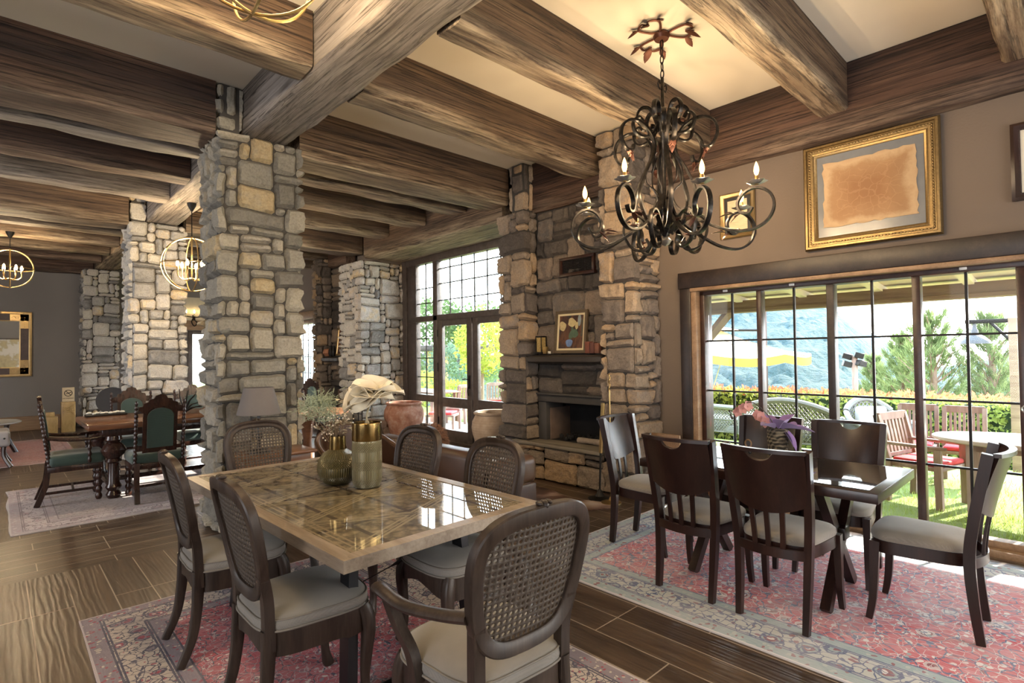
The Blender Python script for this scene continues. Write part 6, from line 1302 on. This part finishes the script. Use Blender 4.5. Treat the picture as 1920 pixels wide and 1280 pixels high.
teak_chair('teak armchair with red cushion by the right edge, near the oval table', 6.35, .05, -PI/2+.2)
# floodlight pole and lamp post
fp = thing('floodlight_pole', 'pole with four dark floodlights beyond the hedge', 'lamp', (16, 4.15, 0))
obj('pole', MB().tube([(0, 0, -1.6), (0, 0, 1.3)], .07, 8), M_TEAK, fp)
for k, (y, z) in enumerate(((.14, 1.3), (-.12, 1.32), (.16, 1.1), (-.16, 1.12))): obj('floodlight', MB().rbox(-.08, .08, -.1, .1, -.07, .07, .01, 1, TR(-.05, y, z, .3*k, .3)), M_IRON, fp)
lp = thing('lamp_post', 'wooden garden lamp post with a grey dome lamp near the right edge', 'lamp', (11, .78, gz(11, 0)))
ZB = -gz(11, 0)
obj('post', MB().rbox(-.045, .045, -.05, .05, 0, ZB+1.93, .006), M_PORCH, lp); obj('beam', MB().rbox(-.03, .03, -.05, .55, ZB+1.86, ZB+1.92, .004), M_IRON, lp); obj('brace', MB().tube([(0, .04, ZB+1.6), (0, .25, ZB+1.87)], .022, 6), M_IRON, lp)
obj('dome_shade', MB().lathe([(.2, ZB+1.55), (.19, ZB+1.59), (.12, ZB+1.66), (.05, ZB+1.7), (.045, ZB+1.76), (.03, ZB+1.78), (.02, ZB+1.87)], 24, TR(0, .44, 0)), plain('grey_enamel', (.05, .05, .055), .5), lp)
# seen through the glazed door
def bush(name, label, x, y, z0, rx, rz_, m, n, seed, L=.09, trunk=0, cat='shrub', grp='shrubs seen through the door'):
    rg = random.Random(seed); g = thing(name, label, cat, (x, y, z0), 0, grp); lm = MB(); pts = []
    for _ in range(n):
        u, v, r = rg.uniform(0, 2*PI), math.acos(rg.uniform(-1, 1)), rg.uniform(.55, 1)**.5; k = 1+.3*noise.noise(Vector((math.cos(u)*2, math.sin(u)*2, v*2+seed)))
        pts.append((rx*r*k*math.sin(v)*math.cos(u), rx*r*k*math.sin(v)*math.sin(u), trunk+rz_+rz_*r*k*math.cos(v)))
    leafmass(lm, pts, rg, L, L*.3); obj('leaves', lm, m, g)['kind'] = 'stuff'
    obj('stem', MB().tube([(0, 0, 0), (.02, 0, trunk+rz_*.6)], [.07, .04] if trunk else [.05, .03], 7), M_BARKP, g)
M_YG = leaf_mat('yellow_green_leaf', (.2, .27, .04), (.5, .5, .12)); M_BG = leaf_mat('blue_green_leaf', (.05, .1, .07), (.2, .3, .2)); M_DG = leaf_mat('deep_green_leaf', (.03, .07, .03), (.16, .24, .09))
bush('shrub', 'round blue green shrub seen through the left door leaf', 13, 17.2, -.5, 1.1, 1.2, M_BG, 2600, 1, .13)
bush('young_tree', 'young yellow green tree with a thin trunk seen through the right door leaf', 11, 13.0, -.3, .8, 1.0, M_YG, 1800, 2, .14, 1.1, 'tree')
bush('shrub', 'yellow green bush low behind the folding chairs outside the door', 10.5, 13.9, -.25, .75, .45, M_YG, 1400, 3, .1)
bush('shrub', 'yellow flowering bush outside the door sidelight', 10.4, 15.4, -.25, 1.0, .6, M_YG, 1500, 4, .1)
bush('tree', 'tall dark green tree at the left of the door view', 20, 29, -1, 3.0, 2.7, M_DG, 4200, 5, .3, .6, 'tree')
bush('tree', 'dark green tree behind the pavilion roof', 22, 26, -1, 2.8, 2.4, M_DG, 3600, 6, .3, .6, 'tree')
pv = thing('pavilion', 'low dark roofed pavilion with a yellow wall seen through the door', 'building', (16, 21.5, -.6))
obj('roof', MB().rbox(-1.6, 1.6, -3, 3, 2.25, 2.5, .03), M_IRON, pv); obj('wall', MB().rbox(.6, .8, 1.0, 2.6, 0, 2.25, .01), plain('yellow_wall', (.55, .4, .12), .8), pv)
for s in (-1, 1): obj('post', MB().rbox(-1.4, -1.3, s*2.6-.05, s*2.6+.05, 0, 2.25, .01), M_IRON, pv)
t2 = thing('garden_table', 'long teak table on the lawn seen through the door sidelight', 'table', (7.5, 11.0, -.1)); obj('tabletop', MB().rbox(-.4, .4, -.9, .9, .7, .74, .006), M_TEAK, t2)
for sx in (-1, 1):
    for sy in (-1, 1): obj('leg', MB().tube([(sx*.32, sy*.75, .7), (sx*.32, sy*.75, 0)], 1, sec=sec(.035, .035), smooth=False), M_TEAK, t2)
for k, (x, y, lb) in enumerate(((7.6, 9.7, 'folding chair with tilted slatted back outside the left door leaf, nearer one'), (8.15, 10.4, 'folding chair with tilted slatted back outside the left door leaf, farther one'), (9.2, 10.3, 'folding chair behind the young tree outside the right door leaf'))): teak_chair(lb, x, y, .4-.5*k, False, .88)
fc_ = teak_chair('folding metal legged chair with a red seat on the paving outside the door', 6.55, 8.95, 2.2, False, .5)
